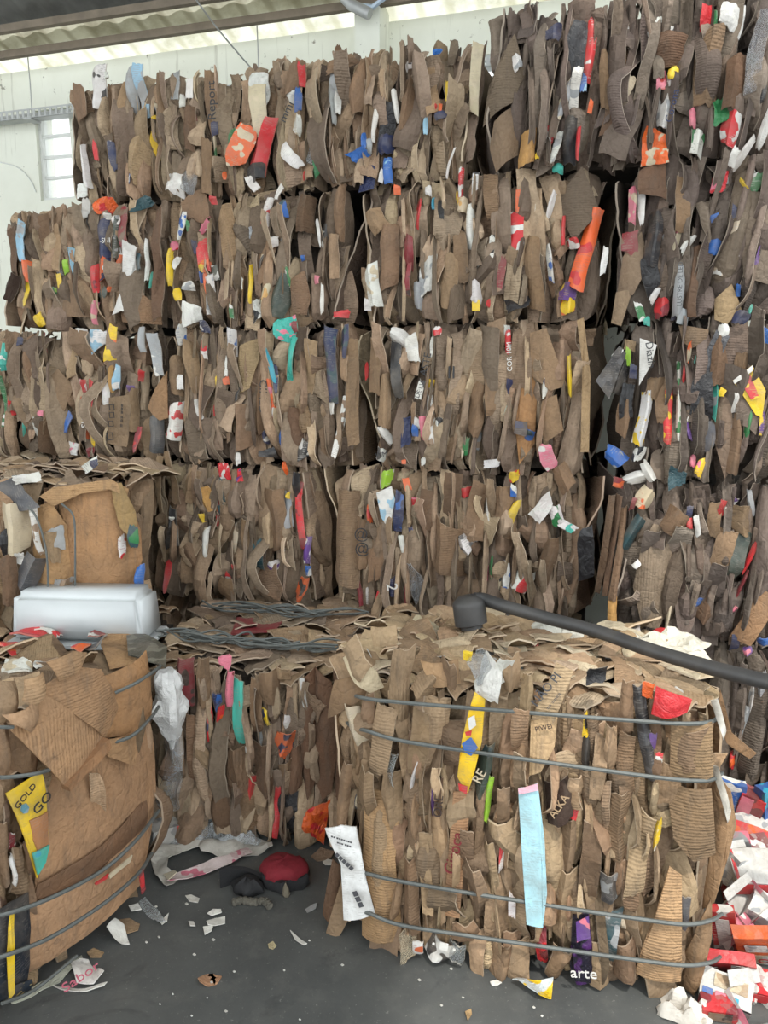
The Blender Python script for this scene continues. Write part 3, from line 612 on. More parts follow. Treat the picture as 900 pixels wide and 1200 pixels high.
K_.accents('''726 441 18 40 18 K/H;736 418 6 20 0 V;738 405 12 12 0 l;742 435 8 16 0 N;753 490 12 62 8 W/Y;782 488 10 62 -2 R/Y;795 470 5 90 -4 W/G;802 445 5 30 0 R;804 491 5 9 0 W;806 503 5 24 -15 P;808 412 5 24 5 O/C;818 418 5 18 15 T;822 470 22 60 6 K f;836 420 16 60 20 H f;826 510 20 40 0 H;877 497 6 32 4 G;893 497 5 28 0 P/Y;863 472 8 22 0 W;848 388 12 16 0 W;846 460 7 9 20 Y;898 393 6 17 0 B;745 560 14 24 70 W;760 552 12 24 -30 W;748 532 12 18 20 W/K;720 535 18 24 -50 B/S;793 560 18 20 0 Z f;820 547 8 20 15 Y/M;812 540 6 14 0 M;725 566 12 12 0 D/O;770 455 22 26 10 t;775 470 14 50 0 t;845 420 20 60 0 b;870 440 18 50 0 t;860 520 14 70 0 t;730 490 14 40 0 t;735 470 14 40 0 K f''')
K_.panel('black_card', [(726,405),(734,414),(714,468),(698,446)], .10, PRINT, COL['K'], COL['H'], bow=.005, label='charcoal carton card sticking out at the left edge')
K_.panel('label_sticker', [(725,406),(731,410),(724,422),(716,417)], .112, PRINT, COL['W'], COL['K'], bow=.001)
p = K_.panel('printed_carton', [(750,396),(770,404),(763,428),(756,440),(749,452)], .085, PRINT, COL['W'], COL['W'], bow=.01, label='white carton with black lettering')
K_.text('Diazin', 762, 416, 9, 80, 'K', .10, 'front', p)
p = K_.panel('printed_carton', [(859,446),(882,428),(898,458),(894,490),(886,486)], .085, PRINT, COL['Y'], COL['Y'], bow=.01, label='yellow printed wrapper')
K_.panel('print_block', [(867,446),(880,440),(890,466),(880,468)], .092, PRINT, COL['R'], COL['Y'], bow=.001)
K_.panel('print_strip', [(859,446),(882,428),(883,434),(861,450)], .093, PRINT, COL['W'], COL['W'], bow=.001)
K_.panel('cardboard_flap', [(838,468),(856,462),(864,545),(850,562),(838,520)], .06, CARD, lin(134,114,98), bow=.03)
K_.panel('cardboard_flap', [(796,380),(832,386),(828,402),(810,408),(800,400)], .07, RIB, lin(140,118,96), bow=.03)

# second row
M_ = stack_bale('bale with long red and teal scraps between grey cloth, second row above the wire tangle', 182, 372, 540, 700, Z[1], Z[2]-.006, 0, 1.42)
M_.fill(jag=.03); M_.ragged(14, .004); M_.sides('right'); M_.sides('left')
M_.accents('''263 552 16 20 -30 R/W f;279 558 9 14 -35 R/P f;280 537 7 15 0 W f;257 572 8 30 -6 Z;203 618 13 46 3 K;203 608 7 6 0 W;237 607 6 11 -15 Y;240 637 9 38 0 W/C;195 676 8 36 0 R;260 602 7 22 -8 Z;303 650 11 32 -6 Z;321 663 13 13 0 W/P;275 665 4 9 0 R;335 548 6 15 -10 O f;348 570 8 32 0 K;352 605 8 76 -4 R/D;350 582 8 10 0 R;337 598 10 42 0 S/L;338 580 4 7 0 Y;360 645 7 32 8 P/W;352 690 14 28 18 O/K;361 669 6 13 0 B/W;186 568 7 66 6 l;178 580 7 50 2 t;320 610 28 74 0 t;315 680 30 32 0 t r;290 640 12 60 0 t;225 570 12 40 20 l;240 585 18 28 -20 X;228 660 14 46 -30 t;265 690 24 26 0 t;200 560 12 60 0 t''')
N_ = stack_bale('bale with lime green and white label, mid second row behind the black hose', 390, 684, 552, 720, Z[1], Z[2]+.002, 0, 1.42)
N_.fill(jag=.03, misc=.03); N_.ragged(14, .004); N_.sides('right'); N_.sides('left')
N_.accents('''453 561 13 22 15 V/W;477 568 8 15 -15 O;467 600 11 46 3 N/B;485 589 7 13 0 R/M;546 577 13 12 0 R;603 558 12 13 0 Y/R;602 575 7 14 0 W/B;602 598 8 24 20 Y;433 600 6 22 0 O/R;636 596 16 30 40 W f;652 605 14 26 -20 W/G f;664 616 10 22 -60 W/T f;547 636 20 22 -35 W/H;557 643 14 12 -35 b;612 682 20 24 25 W/R;458 687 18 20 0 N;472 640 6 26 -10 W;474 668 6 13 0 B;485 681 16 46 -20 S c;420 690 6 42 -8 D;442 706 8 20 10 R;477 695 5 32 0 D;575 665 4 26 0 G/t;570 672 4 20 0 M;685 650 18 64 0 K f;520 640 44 62 0 t r;405 630 28 110 -3 t r;590 600 24 60 0 t;560 600 18 70 4 t;440 660 18 40 0 t;640 660 18 60 10 b;660 560 20 30 -30 t;530 580 20 50 0 b;500 600 14 50 0 b''')
p = N_.panel('printed_label', [(440,578),(458,570),(462,586),(456,622),(446,606)], .085, PRINT, COL['W'], COL['L'], bow=.01, label='white and pale blue product label')
p = N_.put('front', 'cardboard_flap', 'accent', *N_.px('front', 424, 636, .06)[:2], .06, .08, .22, 4, 0, COL['t'])
N_.text('@', 423, 626, 13, 0, 'K', .095, 'front', p); N_.text('@', 424, 643, 13, 0, 'K', .095, 'front', p); N_.text('2', 459, 688, 14, 80, 'W', .10)
O_ = stack_bale('dust-stained bale with a pale ridged sheet, right end of the second row', 720, 950, 578, 752, Z[1], Z[2]-.004, .03, 1.42, GREY)
O_.fill(jag=.03, misc=.03); O_.ragged(12, .004); O_.sides('left')
O_.accents('''757 584 20 24 25 C/O;740 625 13 46 28 Z;742 590 5 15 10 D;746 662 6 9 40 W;808 613 6 11 0 R;817 616 6 26 -12 W;808 600 7 15 0 N;846 595 8 20 8 R;858 590 8 16 50 W/P;805 713 7 23 15 B;818 705 6 14 45 B/W;882 645 6 58 20 R;868 690 4 44 18 D;855 718 6 22 40 M/D;897 680 6 13 20 R;718 720 10 42 0 X;783 720 4 34 6 C;798 675 15 54 0 J;790 612 26 30 20 b;870 610 24 34 0 t;845 650 20 60 10 t;830 700 18 60 14 b;838 610 14 40 0 t;725 650 8 110 6 t;717 640 7 120 6 b;709 640 7 120 4 b;865 650 16 56 16 Q''')
O_.panel('ridged_sheet', [(752,640),(766,615),(790,622),(790,700),(772,740),(752,735),(742,690)], .07, RIBV, lin(150,132,112), bow=.04, label='pale dusty ridged sheet')
O_.panel('cardboard_flap', [(868,728),(892,690),(908,700),(905,722),(880,758),(856,748)], .08, CARD, lin(164,128,96), bow=.02)

# bales carrying the second row; only their tops and faces in the gaps show
T_ = stack_bale('dark bale under the middle of the second row, hidden behind the front bale', 395, 692, 760, 880, 0, Z[1]-.004, -.02, .85)
T_.fill(extra=.3); T_.top(26)
V_ = stack_bale('dark bale behind the white tub, under the left end of the second row', 14, 178, 760, 880, 0, Z[1]-.004, -.30, .65)
V_.fill(extra=.2)
VM = stack_bale('dark bale in deep shade behind the wire-topped bale', 190, 385, 760, 880, 0, Z[1]-.004, -.22, .70)
VM.fill(extra=.1)
S_ = stack_bale('shaded bale at the right edge standing behind the heap of small cartons', 812, 960, 760, 930, 0, Z[1]-.004, .03, 1.42, GREY)
S_.fill(jag=.02, misc=.09); S_.top(40, .04, .12)
S_.accents('''862 752 9 20 0 N;872 745 16 20 0 l;876 762 10 10 0 P/M;897 752 16 9 0 B;880 820 5 34 0 W/S;858 890 6 20 4 R/O;893 800 10 26 0 S/W;870 850 10 50 8 S;890 850 10 60 0 t''')
L2 = stack_bale('flat-sided bale in shade behind the barrel-shaped wrapped bale', 0, 172, 560, 700, Z[1], Z[2]-.008, -.02, .8)
L2.fill(extra=.2); L2.sides('right', 4); L2.top(24)

# barrel-shaped bale wrapped in one large sheet, standing on its own support in front of the stack
La = on_z(168, 760, .68); rzL = R(-10)
def free_bale(label, corner, rz, W, H, D, z0, pal, right=False):
    ux = Vector((math.cos(rz), math.sin(rz), 0)); iy = Vector((-math.sin(rz), math.cos(rz), 0))
    b = corner + ux*(W/2*(-1 if right else 1)) + iy*(D/2); b.z = z0
    return Bale(label, b, rz, W, H, D, pal)
U_ = free_bale('low bale carrying the white plastic tub at the left edge', Vector((-.985, 2.80, 0)), R(-4), 1.0, .675, .78, 0, NEW, True)
U_.fill(extra=.3); U_.top(70, .05, .14)
L = free_bale('barrel-shaped bale wrapped in one large warm brown sheet, left edge of the second row', Vector((-.99, 3.16, 0)), R(10), 1.02, .655, .50, .68, NEW, True)
L.fill(extra=.4, bk=.0); L.top(110, .05, .15, OLD+NEW, tilt=9)
L.panel('wrapped_sheet', [(62,592),(95,578),(128,574),(150,590),(162,625),(164,660),(158,690),(150,705),(88,705),(88,660),(80,620)], .10, CARD, lin(178,138,100), bow=.07, cuts=5, rough=.008, label='large smooth warm brown wrapping sheet')
L.panel('wrapped_sheet', [(30,600),(58,588),(78,620),(88,668),(88,705),(40,705),(38,650)], .09, CARD, lin(186,148,106), bow=.05, cuts=4, label='second wrapping sheet')
L.panel('wrapped_sheet', [(128,568),(142,566),(158,600),(163,640),(140,618),(132,590)], .105, CARD, lin(168,140,96), bow=.02, cuts=3)
L.panel('torn_edge', [(44,583),(60,572),(128,562),(150,574),(148,582),(128,574),(96,578),(62,594)], .11, RIB, lin(176,142,104), bow=.02, cuts=3)
L.accents('''143 640 9 25 4 W/R;156 628 13 26 -4 Z/G;163 675 9 24 8 B;20 580 40 20 70 H;16 620 26 60 0 C;10 680 18 60 0 b;8 640 12 40 0 K f;22 655 10 14 0 W f;35 670 24 40 30 H;60 640 18 34 0 l;70 690 18 26 25 S/t;32 560 10 30 80 W f;106 545 10 20 55 W/N;42 620 8 60 -8 W/t;64 630 20 22 0 S''', off=.115)
for x0, x1, x2 in ((40, 53, 56), (84, 88, 88)): L.wire([(x0-12, 590, .10), (x0+2, 605, .135), (x1, 640, .14), (x2, 672, .135), (x2, 706, .10)], r=.0042)

# bale with the wire tangle on top, between the two front bales
P = free_bale('bale with loose wire tangled on its top, between the two front bales', Vector((-.90, 2.74, 0)), R(-4), .90, .67, .95, 0, OLD)
P.fill(jag=.02, extra=1.3); P.sides('right'); P.sides('left'); P.top(150, .05, .17, OLD+NEW[:4], tilt=9)
P.accents('''264 774 16 12 0 M f;254 824 8 26 3 N/B;259 834 7 18 15 R/O;245 848 7 42 0 R/N;269 808 8 42 4 M/D;280 835 13 74 -3 T;332 870 22 27 20 O/N;294 925 13 40 10 R;338 848 9 19 0 W f;311 840 8 20 -15 Y/N;291 880 6 12 -15 W;356 812 7 36 -5 W f;324 952 8 60 5 R;341 955 24 56 4 K f;371 962 26 42 8 O/R f;218 800 15 56 0 D/J;212 808 5 12 0 W;275 900 30 50 0 t v;237 890 20 24 -35 l;317 805 24 40 0 t;331 790 16 14 0 l;240 800 14 60 4 t;300 830 14 60 0 t;310 900 20 60 0 b;225 880 14 80 0 t r;258 945 22 60 0 b;290 950 26 50 0 t r;345 900 18 50 0 b;335 905 18 26 0 t''')
for pts in ([(352,800),(368,785),(372,850),(370,915),(352,960),(356,880)], [(368,785),(388,800),(398,860),(388,930),(366,950),(376,860)], [(388,790),(410,810),(412,900),(398,960),(390,920),(398,850)]):
    P.panel('tall_sheet', pts, .075, CARD, lin(112,84,66), bow=.03, cuts=4, label='tall smooth dark brown sheet')
P.panel('print_block', [(278,722),(336,722),(320,740),(270,744)], .03, PRINT, COL['D'], COL['D'], 'top', .002, cuts=2, label='faded red printed area')
for pts in ([(190,742),(260,742),(318,744),(360,730),(392,720)], [(182,750),(250,752),(300,750),(345,752),(380,760),(402,768)], [(200,738),(240,746),(280,757),(330,757),(370,764)]):
    pass

# ------------------------------------------------------------------ left front bale: its long side faces right
Q = free_bale('left front bale wrapped in big flat brown sheets with grey wires', Vector((-.775, 2.44, 0)), R(62.5), 1.15, .74, .72, 0, NEW, True)
Q.fill(extra=.25, bk=-.02, misc=.02); Q.top(150, .05, .2, NEW+OLD[:2], tilt=14)
Q.panel('big_sheet', [(66,905),(120,880),(186,838),(193,900),(186,965),(172,1040),(120,1085),(38,1152),(50,1010)], .045, CARD, lin(176,138,104), bow=.035, cuts=6, rough=.006, label='very large flat brown sheet')
Q.panel('lower_sheet', [(38,1068),(110,1030),(178,972),(172,1040),(120,1088),(36,1152)], .070, CARD, lin(182,144,110), bow=.03, cuts=5, rough=.004, label='lower flat sheet')
Q.panel('dark_band', [(52,1040),(120,992),(182,936),(178,970),(110,1028),(46,1066)], .062, CARD, lin(128,96,72), bow=.03, cuts=5, rough=.004, thick=.003, label='darker band of card')  # darker brown band laid across the big sheet
Q.panel('upper_sheet', [(120,800),(184,765),(186,840),(165,860),(128,868)], .05, CARD, lin(180,138,98), bow=.03, cuts=4, label='smooth upper sheet')
Q.panel('torn_strip', [(128,868),(164,858),(160,898),(130,888)], .075, CARD, lin(178,140,102), bow=.01, cuts=2)
Q.panel('box_flap', [(20,858),(58,815),(90,838),(128,866),(80,924),(50,892)], .125, RIBV, lin(180,142,106), bow=.02, cuts=5, rough=.006, thick=.007, label='large folded box flap hanging on the face')
Q.panel('box_flap', [(58,812),(92,782),(122,785),(150,832),(128,866),(92,840)], .130, RIB, lin(170,134,100), bow=.03, cuts=4, rough=.008, thick=.007, label='second leaf of the folded box')
Q.panel('box_flap', [(128,866),(131,876),(84,928),(80,922)], .135, CARD, lin(152,114,82), bow=.0, cuts=2, thick=.03)
Q.panel('cardboard_flap', [(36,798),(60,790),(56,815),(46,828),(34,824)], .13, RIB, lin(178,146,112), bow=.02)
Q.panel('cardboard_flap', [(16,842),(54,824),(56,850),(42,860),(20,850)], .15, CARD, lin(178,144,112), bow=.03)
Q.panel('cardboard_flap', [(62,778),(92,764),(108,766),(92,788),(74,800)], .14, RIB, lin(172,138,104), bow=.02)
Q.panel('cardboard_flap', [(0,800),(34,800),(30,845),(8,850),(-6,840)], .09, CARD, lin(160,134,106), bow=.05)
Q.panel('cardboard_flap', [(-4,846),(22,850),(20,900),(0,930)], .08, CARD, lin(140,112,86), bow=.05)
Q.panel('cardboard_flap', [(20,850),(50,880),(58,905),(50,915),(22,905)], .06, CARD, lin(150,120,92), bow=.04)
p = Q.panel('printed_carton', [(12,932),(52,905),(58,930),(58,992),(46,1030),(36,990)], .10, PRINT, COL['Y'], COL['Y'], bow=.01, cuts=3, label='yellow printed carton with dark lettering')
Q.text('GOLD', 30, 933, 8.5, -30, 'J', .112, 'front', p); Q.text('GO', 50, 941, 13, -28, 'K', .118, 'front', p)
Q.panel('print_block', [(36,962),(58,952),(58,992),(48,1002),(40,986)], .108, PRINT, lin(166,112,70), lin(166,112,70), bow=.004, cuts=2, label='brown printed area')
Q.panel('print_block', [(38,1000),(58,990),(54,1010),(46,1026)], .110, PRINT, COL['T'], COL['A'], bow=.002, cuts=2, label='turquoise printed corner')
Q.panel('print_dot', [(27,944),(32,942),(36,947),(34,953),(29,954),(26,950)], .112, PRINT, COL['A'], COL['L'], bow=.001, cuts=1)
p = Q.panel('black_carton', [(-6,1075),(14,1060),(42,1048),(30,1110),(36,1150),(2,1178),(-10,1178)], .075, PRINT, lin(22,30,40), lin(22,30,40), bow=.02, cuts=4, label='black carton with yellow stripe')
Q.panel('yellow_stripe', [(13,1072),(18,1071),(17,1120),(17,1164),(11,1172),(9,1120)], .092, PRINT, COL['Y'], COL['Y'], bow=.002, cuts=2, thick=.003)
Q.panel('black_carton', [(18,1156),(38,1148),(36,1162),(14,1174)], .085, PRINT, lin(22,30,40), COL['Y'], bow=.0, cuts=2)
Q.panel('red_print', [(163,1022),(168,1018),(170,1042),(166,1048)], .095, PRINT, COL['D'], COL['R'], bow=.0, cuts=1, label='dark red printed stripe')
Q.panel('torn_print', [(113,1036),(128,1024),(126,1030),(114,1038)], .098, PRINT, COL['R'], COL['R'], bow=.0, cuts=1); Q.panel('torn_print', [(128,1026),(155,1002),(152,1010),(130,1030)], .098, PRINT, COL['C'], COL['J'], bow=.0, cuts=1)
Q.accents('''8 960 10 60 0 b;6 1000 12 80 0 t;16 1020 8 34 6 W/K;14 985 8 20 0 D/W;26 1020 20 60 4 t r;4 1060 14 40 0 b;34 1060 20 50 4 t''', off=.055)
Q.panel('dark_flap', [(148,742),(170,738),(196,758),(194,776),(172,764),(150,764)], .05, PRINT, lin(70,68,58), lin(110,108,96), 'top', .01, cuts=3, label='dark grey printed flap curling over the top edge')
for (x, y, pw, ph, an, c) in ((40,742,60,8,80,'R'),(15,760,40,8,75,'R/O'),(58,740,30,6,70,'W/R'),(95,758,20,8,60,'O/R'),(107,735,12,8,0,'Y'),(48,757,10,6,0,'T'),(115,745,22,7,70,'D/W'),(82,735,30,5,80,'W'),(20,782,34,8,50,'W/C'),(52,780,24,8,40,'W'),(110,756,18,10,10,'H')):
    xx, zz, t = Q.px('top', x, y, .035); k = t/FPX; c = c.split('/')
    Q.put('top', 'coloured_scrap', 'flap', xx, zz, .04, pw*k, ph*k*3.0, an, 0, jit(COL[c[0]]), PRINT, COL[c[-1]])['label'] = CNAME[c[0]]+' scrap on the top'
Q.panel('box_flap', [(126,728),(152,730),(176,745),(170,770),(128,775),(118,755)], .03, CARD, lin(178,142,104), None, 'top', .02, cuts=3)
Q.wire([(135,812,.05),(160,800,.085),(184,784,.06),(188,780,.02)], r=.0055); Q.wire([(128,872,.06),(155,862,.095),(176,842,.07),(186,828,.02)], r=.0055)
Q.wire([(-8,852,.10),(16,852,.12)], r=.005); Q.wire([(-8,908,.09),(4,911,.10),(40,907,.13),(58,902,.12)], r=.0055)
Q.wire([(-6,1072,.08),(10,1070,.105),(60,1052,.125),(120,1020,.125),(160,984,.11),(186,950,.05)], r=.006)
Q.wire([(-8,1122,.08),(8,1119,.105),(60,1098,.12),(120,1060,.12),(160,1026,.10),(178,1000,.05)], r=.006)
Q.wire([(2,1176,.10),(40,1160,.10),(90,1120,.09)], r=.005)

# ------------------------------------------------------------------ right front bale
rzR = R(-12.5); RC = on_z(398, 1104, 0)
Rb = free_bale('large strapped bale at right front with a pale blue sheet in its face', Vector((RC.x, RC.y+.05, 0)), rzR, 1.075, .86, .66, 0, NEW)
Rb.fill(jag=.015, extra=1.7, wmin=.022, wmax=.062, misc=.012, hi=.92); Rb.sides('right', 6); Rb.sides('left'); Rb.ragged(14, .0)
DUSTY = [lin(*c) for c in ((196,176,148), (184,160,128), (206,190,164), (172,148,118), (160,134,106))]
Rb.top(230, .04, .13, DUSTY+NEW[:3], tilt=9); Rb.top(50, .02, .05, [COL[c] for c in 'WCSWSCHR'], tilt=10, name='paper_scrap')
Rb.accents('''500 804 26 32 38 l r;415 775 30 40 -40 l;470 802 24 90 3 l v;448 870 24 90 6 l r;445 1010 26 140 0 l r;460 940 20 70 0 l;405 930 14 80 6 t;430 930 20 60 0 t r;490 870 22 80 4 t;487 880 16 60 0 t;575 796 26 44 12 W f;562 782 22 30 -25 S c;588 786 18 34 20 W f;548 770 10 12 0 Y f;562 812 9 30 -10 W/D;566 900 18 62 8 Q/Z;572 935 8 58 6 V;508 940 5 50 0 P/W;517 940 8 60 4 b;456 905 14 46 4 S c;486 905 5 46 14 W;655 815 16 40 20 l;600 790 20 40 0 l;525 790 20 36 0 t;616 820 14 60 0 l;686 848 8 28 0 Y/K;687 880 9 58 0 K;655 938 28 46 -8 J;674 950 7 24 12 R;664 990 20 60 0 t;700 900 16 80 2 l;716 880 14 60 0 l;735 900 18 80 0 t r;700 790 22 20 0 K f;770 880 12 60 0 b;755 860 14 115 -14 K/H;763 872 11 26 0 P;759 808 12 18 0 O f;772 890 8 18 0 R/W;766 836 14 40 6 b;810 880 40 50 0 t r;735 830 14 60 0 t;545 1090 30 20 0 t;660 1060 24 90 0 l;690 1010 22 90 0 b;715 1040 20 40 -4 H/S;802 1072 14 44 0 H r;716 1098 18 60 4 Z/S;770 975 7 34 6 Y/W;725 970 24 90 -4 t r;750 1000 20 100 8 l r;634 1105 13 62 -2 D/R f;535 1116 18 26 0 S c;516 1112 38 26 10 K/W;478 1108 18 36 0 C c;490 1110 12 20 0 W/O;560 1120 18 60 0 l;585 1130 22 50 8 t;600 1120 18 50 0 t;610 1128 22 56 0 l;520 1030 14 120 2 l;560 960 16 110 0 t;545 1010 14 100 3 t;576 1030 16 100 0 l;590 960 14 90 0 t;780 920 30 50 0 t v;700 1130 30 60 0 l;735 1130 26 50 -6 t;655 1130 20 50 6 t;480 1050 18 90 -2 t r;500 1020 14 100 0 l;415 850 18 50 -8 C;432 830 14 30 0 t;600 1060 8 30 0 W/O;588 1000 6 40 0 W/R;740 1040 18 60 0 t r''', off=.08)
Rb.panel('blue_sheet', [(607,926),(630,919),(638,985),(641,1050),(636,1090),(617,1084),(612,1010)], .112, PRINT, lin(162,204,214), lin(162,204,214), bow=.006, cuts=4, rough=.004, label='pale blue card sheet')
Rb.panel('blue_sheet_edge', [(607,926),(630,919),(631,926),(608,932)], .120, PRINT, lin(226,170,186), lin(226,170,186), bow=.0, cuts=1, thick=.003, label='pink printed edge')
Rb.panel('printed_carton', [(556,812),(568,822),(564,872),(556,905),(548,931),(535,914),(541,868),(549,835)], .09, PRINT, lin(240,196,40), lin(240,196,40), bow=.012, cuts=3, label='yellow printed carton')
for pts, c in (([(548,842),(556,838),(558,850),(550,856)], 'W'), ([(541,872),(552,864),(560,876),(552,886),(545,882)], 'B'), ([(545,858),(553,856),(552,862),(546,862)], 'R'), ([(537,918),(548,922),(547,931),(538,926)], 'R')): Rb.panel('print_block', pts, .104, PRINT, COL[c], COL[c], bow=.0, cuts=1, thick=.002, rough=.001)
p = Rb.panel('printed_carton', [(620,850),(652,778),(672,790),(645,858),(622,862)], .09, RIB, lin(192,166,132), bow=.012, cuts=3, label='light brown carton with dark print')
Rb.text('NÃO PI', 640, 808, 11, -56, 'H', .106, 'front', p); Rb.text('== ====', 649, 822, 5, -56, 'H', .106, 'front', p)
p = Rb.panel('printed_carton', [(622,848),(654,838),(650,876),(634,905),(620,912)], .095, RIBV, lin(204,172,132), bow=.012, cuts=3, label='pale ridged carton')
Rb.text('PIWEI', 637, 853, 6, -18, 'J', .108, 'front', p)
p = Rb.panel('printed_carton', [(519,1078),(531,930),(552,928),(538,1078)], .08, RIB, lin(178,138,104), bow=.012, cuts=4, label='ridged carton with red lettering')
Rb.text('Giroca', 532, 1000, 15, -81, 'D', .096, 'front', p); Rb.text('ORE', 514, 945, 11, -86, 'J', .10); Rb.text('RE', 562, 910, 12, -65, 'C', .10); Rb.text('ALKA', 655, 945, 10, -60, 'l', .10)
p = Rb.panel('printed_bag', [(671,1078),(690,1070),(694,1110),(697,1158),(676,1160),(668,1140)], .085, FILM, lin(28,24,40), lin(72,36,92), bow=.02, cuts=3, rough=.01, label='black and purple plastic bag')
Rb.text('arte', 684, 1141, 14, -6, 'W', .105, 'front', p)
Rb.panel('bag_print', [(675,1080),(690,1074),(692,1100),(676,1104)], .100, PRINT, COL['P'], COL['M'], bow=.0, cuts=1, thick=.003)
Rb.text('\u2022 \u25a0 \u2022', 520, 1110, 10, 8, 'W', .10)
p = Rb.panel('paper_leaflet', [(378,976),(398,970),(416,972),(422,1000),(428,1040),(437,1078),(402,1080),(408,1045),(400,1015)], .10, PRINT, lin(226,226,224), lin(226,226,224), bow=.02, cuts=4, label='white leaflet hanging from the left edge')
for (b_, x, y, h_, a_) in (('== =======', 400, 984, 3.5, 10), ('=== ===', 403, 990, 3.5, 10), ('\u25a0\u25a0\u25a0\u25a0\u25a0', 403, 1010, 4.5, 40), ('\u25a0\u25a0\u25a0', 419, 1054, 6, 65)): Rb.text(b_, x, y, h_, a_, 'H', .112, 'front', p)
Rb.panel('red_package', [(770,808),(812,822),(806,838),(782,843),(764,840)], .11, FILM, COL['R'], COL['R'], bow=.01, cuts=3, rough=.012, label='bright red folded package')
Rb.panel('ridged_sheet', [(752,1120),(772,1060),(785,1018),(800,1030),(800,1160),(745,1150)], .085, RIB, lin(190,154,116), bow=.02, cuts=4, label='big ridged light brown sheet')
Rb.panel('ridged_sheet', [(783,925),(836,930),(842,1010),(815,1015),(790,985)], .085, RIB, lin(136,112,86), bow=.03, cuts=4)
Rb.panel('ridged_sheet', [(788,852),(836,850),(838,915),(815,920),(786,912)], .08, RIB, lin(150,124,94), bow=.02, cuts=4)
Rb.panel('ridged_sheet', [(425,930),(468,932),(462,1010),(470,1112),(420,1108)], .075, RIB, lin(176,142,104), bow=.03, cuts=4)
Rb.panel('corner_flap', [(838,905),(858,930),(866,975),(852,1010),(838,1060),(826,1075),(834,1000)], .02, CARD, lin(166,132,98), bow=.03, cuts=4, thick=.008, label='upright flap bent out at the right edge')
Rb.panel('corner_flap', [(846,812),(858,860),(888,886),(880,892),(852,872),(842,840)], .03, CARD, lin(150,116,84), bow=.01, cuts=3, thick=.008, label='torn flap sticking out to the right')
Rb.panel('corner_paper', [(835,826),(842,820),(848,842),(855,866),(850,872),(842,850)], .05, PRINT, lin(206,202,192), lin(206,202,192), bow=.03, cuts=3, rough=.015, label='white torn paper')
Rb.panel('corner_paper', [(836,905),(843,902),(852,930),(861,962),(857,978),(846,940)], .04, PRINT, lin(206,200,188), lin(206,200,188), bow=.03, cuts=3, rough=.015, label='white torn paper at the right edge')
Rb.panel('corner_flap', [(802,1130),(818,1085),(838,1060),(836,1110),(815,1170),(803,1165)], .04, CARD, lin(150,120,90), bow=.03, cuts=3)
Rb.panel('corner_flap', [(375,1115),(400,1030),(408,1080),(398,1098),(382,1115)], .02, CARD, lin(150,126,100), bow=.03, cuts=3); Rb.panel('corner_flap', [(374,1080),(388,1010),(400,1025),(392,1088)], .0, CARD, lin(112,84,64), bow=.03, cuts=3)
Rb.panel('corner_flap', [(378,850),(390,800),(410,795),(430,818),(400,835)], .06, CARD, lin(136,110,84), bow=.03, cuts=3, label='brown flap sagging over the left corner')
Rb.panel('cream_sheet', [(398,776),(412,764),(440,790),(446,812),(432,815),(415,800)], .07, CARD, lin(206,190,160), bow=.03, cuts=3)
Rb.panel('cardboard_flap', [(432,738),(462,736),(464,758),(436,760)], .055, CARD, lin(184,158,124), bow=.02, cuts=2)
Rb.panel('cardboard_flap', [(490,780),(535,778),(538,806),(508,808)], .07, CARD, lin(182,148,112), bow=.03, cuts=2)
for y0, ym, y1, ye in ((815, 823, 848, 846), (853, 868, 914, 914), (1020, 1033, 1083, 1079), (1066, 1084, 1131, 1128)):
    Rb.wire([(400, y0-14, -.10), (412, y0-2, .02), (432, y0+4, .092), (470, ym, .098), (560, ym+(y1-ym)*.30, .100), (650, ym+(y1-ym)*.58, .100), (740, ym+(y1-ym)*.85, .098), (800, y1, .092), (832, ye, .05), (846, ye-8, -.04)], r=.0058)
# ------------------------------------------------------------------ things lying on the bales
def loose(name, label, cat, me, mat, col=None, ink=None, group=None):
    o = link(name, me, None, mat); thing(o, label, cat, group); o.color = (*(col or (1, 1, 1)), 1); o['ink'] = tuple(ink or col or (1, 1, 1)); return o

# upturned translucent tub
tub = empty('plastic_tub', 'upturned translucent white plastic tub lying behind the left front bale', 'tub', (-1.185, 2.95, .705), R(-4))
TUBM = plain('frosted_plastic', (.56, .59, .60), .32, 0, 8, .15, .12, .01)
bm = bmesh.new(); bbox(bm, (-.27, -.11, .012), (.27, .11, .215))
for v in bm.verts:
    if v.co.z > .1: v.co.x *= .95; v.co.y *= .88
bmesh.ops.bevel(bm, geom=bm.edges[:], offset=.028, segments=3, affect='EDGES')
me = bpy.data.meshes.new('tub_body'); bm.to_mesh(me); bm.free(); me.shade_smooth(); link('tub_body', me, tub, TUBM)
bm = bmesh.new(); bbox(bm, (-.285, -.125, 0), (.285, .125, .022)); bmesh.ops.bevel(bm, geom=bm.edges[:], offset=.006, segments=2, affect='EDGES')
me = bpy.data.meshes.new('rim'); bm.to_mesh(me); bm.free(); link('rim', me, tub, TUBM)

# black hose with a drooping end lying across the right front bale
hz = .93
hp = [on_plane(558, 700, Vector((0, 2.62, 0)), Vector((0, 1, 0)))]
hose_pts = []
for px, py, z_ in ((553, 703, 1.0), (566, 702, 1.0), (590, 710, .99), (640, 724, .965), (700, 740, .95), (760, 761, .945), (820, 779, .945), (870, 792, .95), (930, 806, .955), (1010, 822, .96), (1090, 838, .95)):
    hose_pts.append(on_z(px, py, z_))
hose = empty('black_hose', 'long black rubber hose lying slantwise across the right front bale', 'hose', hose_pts[3])
def world_child(name, me, mat, root):
    o = link(name, me, root, mat); o.matrix_basis = Matrix.Translation(-Vector(root.location)); return o
world_child('hose_tube', tube_mesh('hose_tube', curve_pts(hose_pts, 6), .0215, 12), RUBBER, hose)
e0 = hose_pts[0]; bm = bmesh.new()
prof = [(0, .045), (.03, .056), (.06, .055), (.09, .048), (.112, .030)]
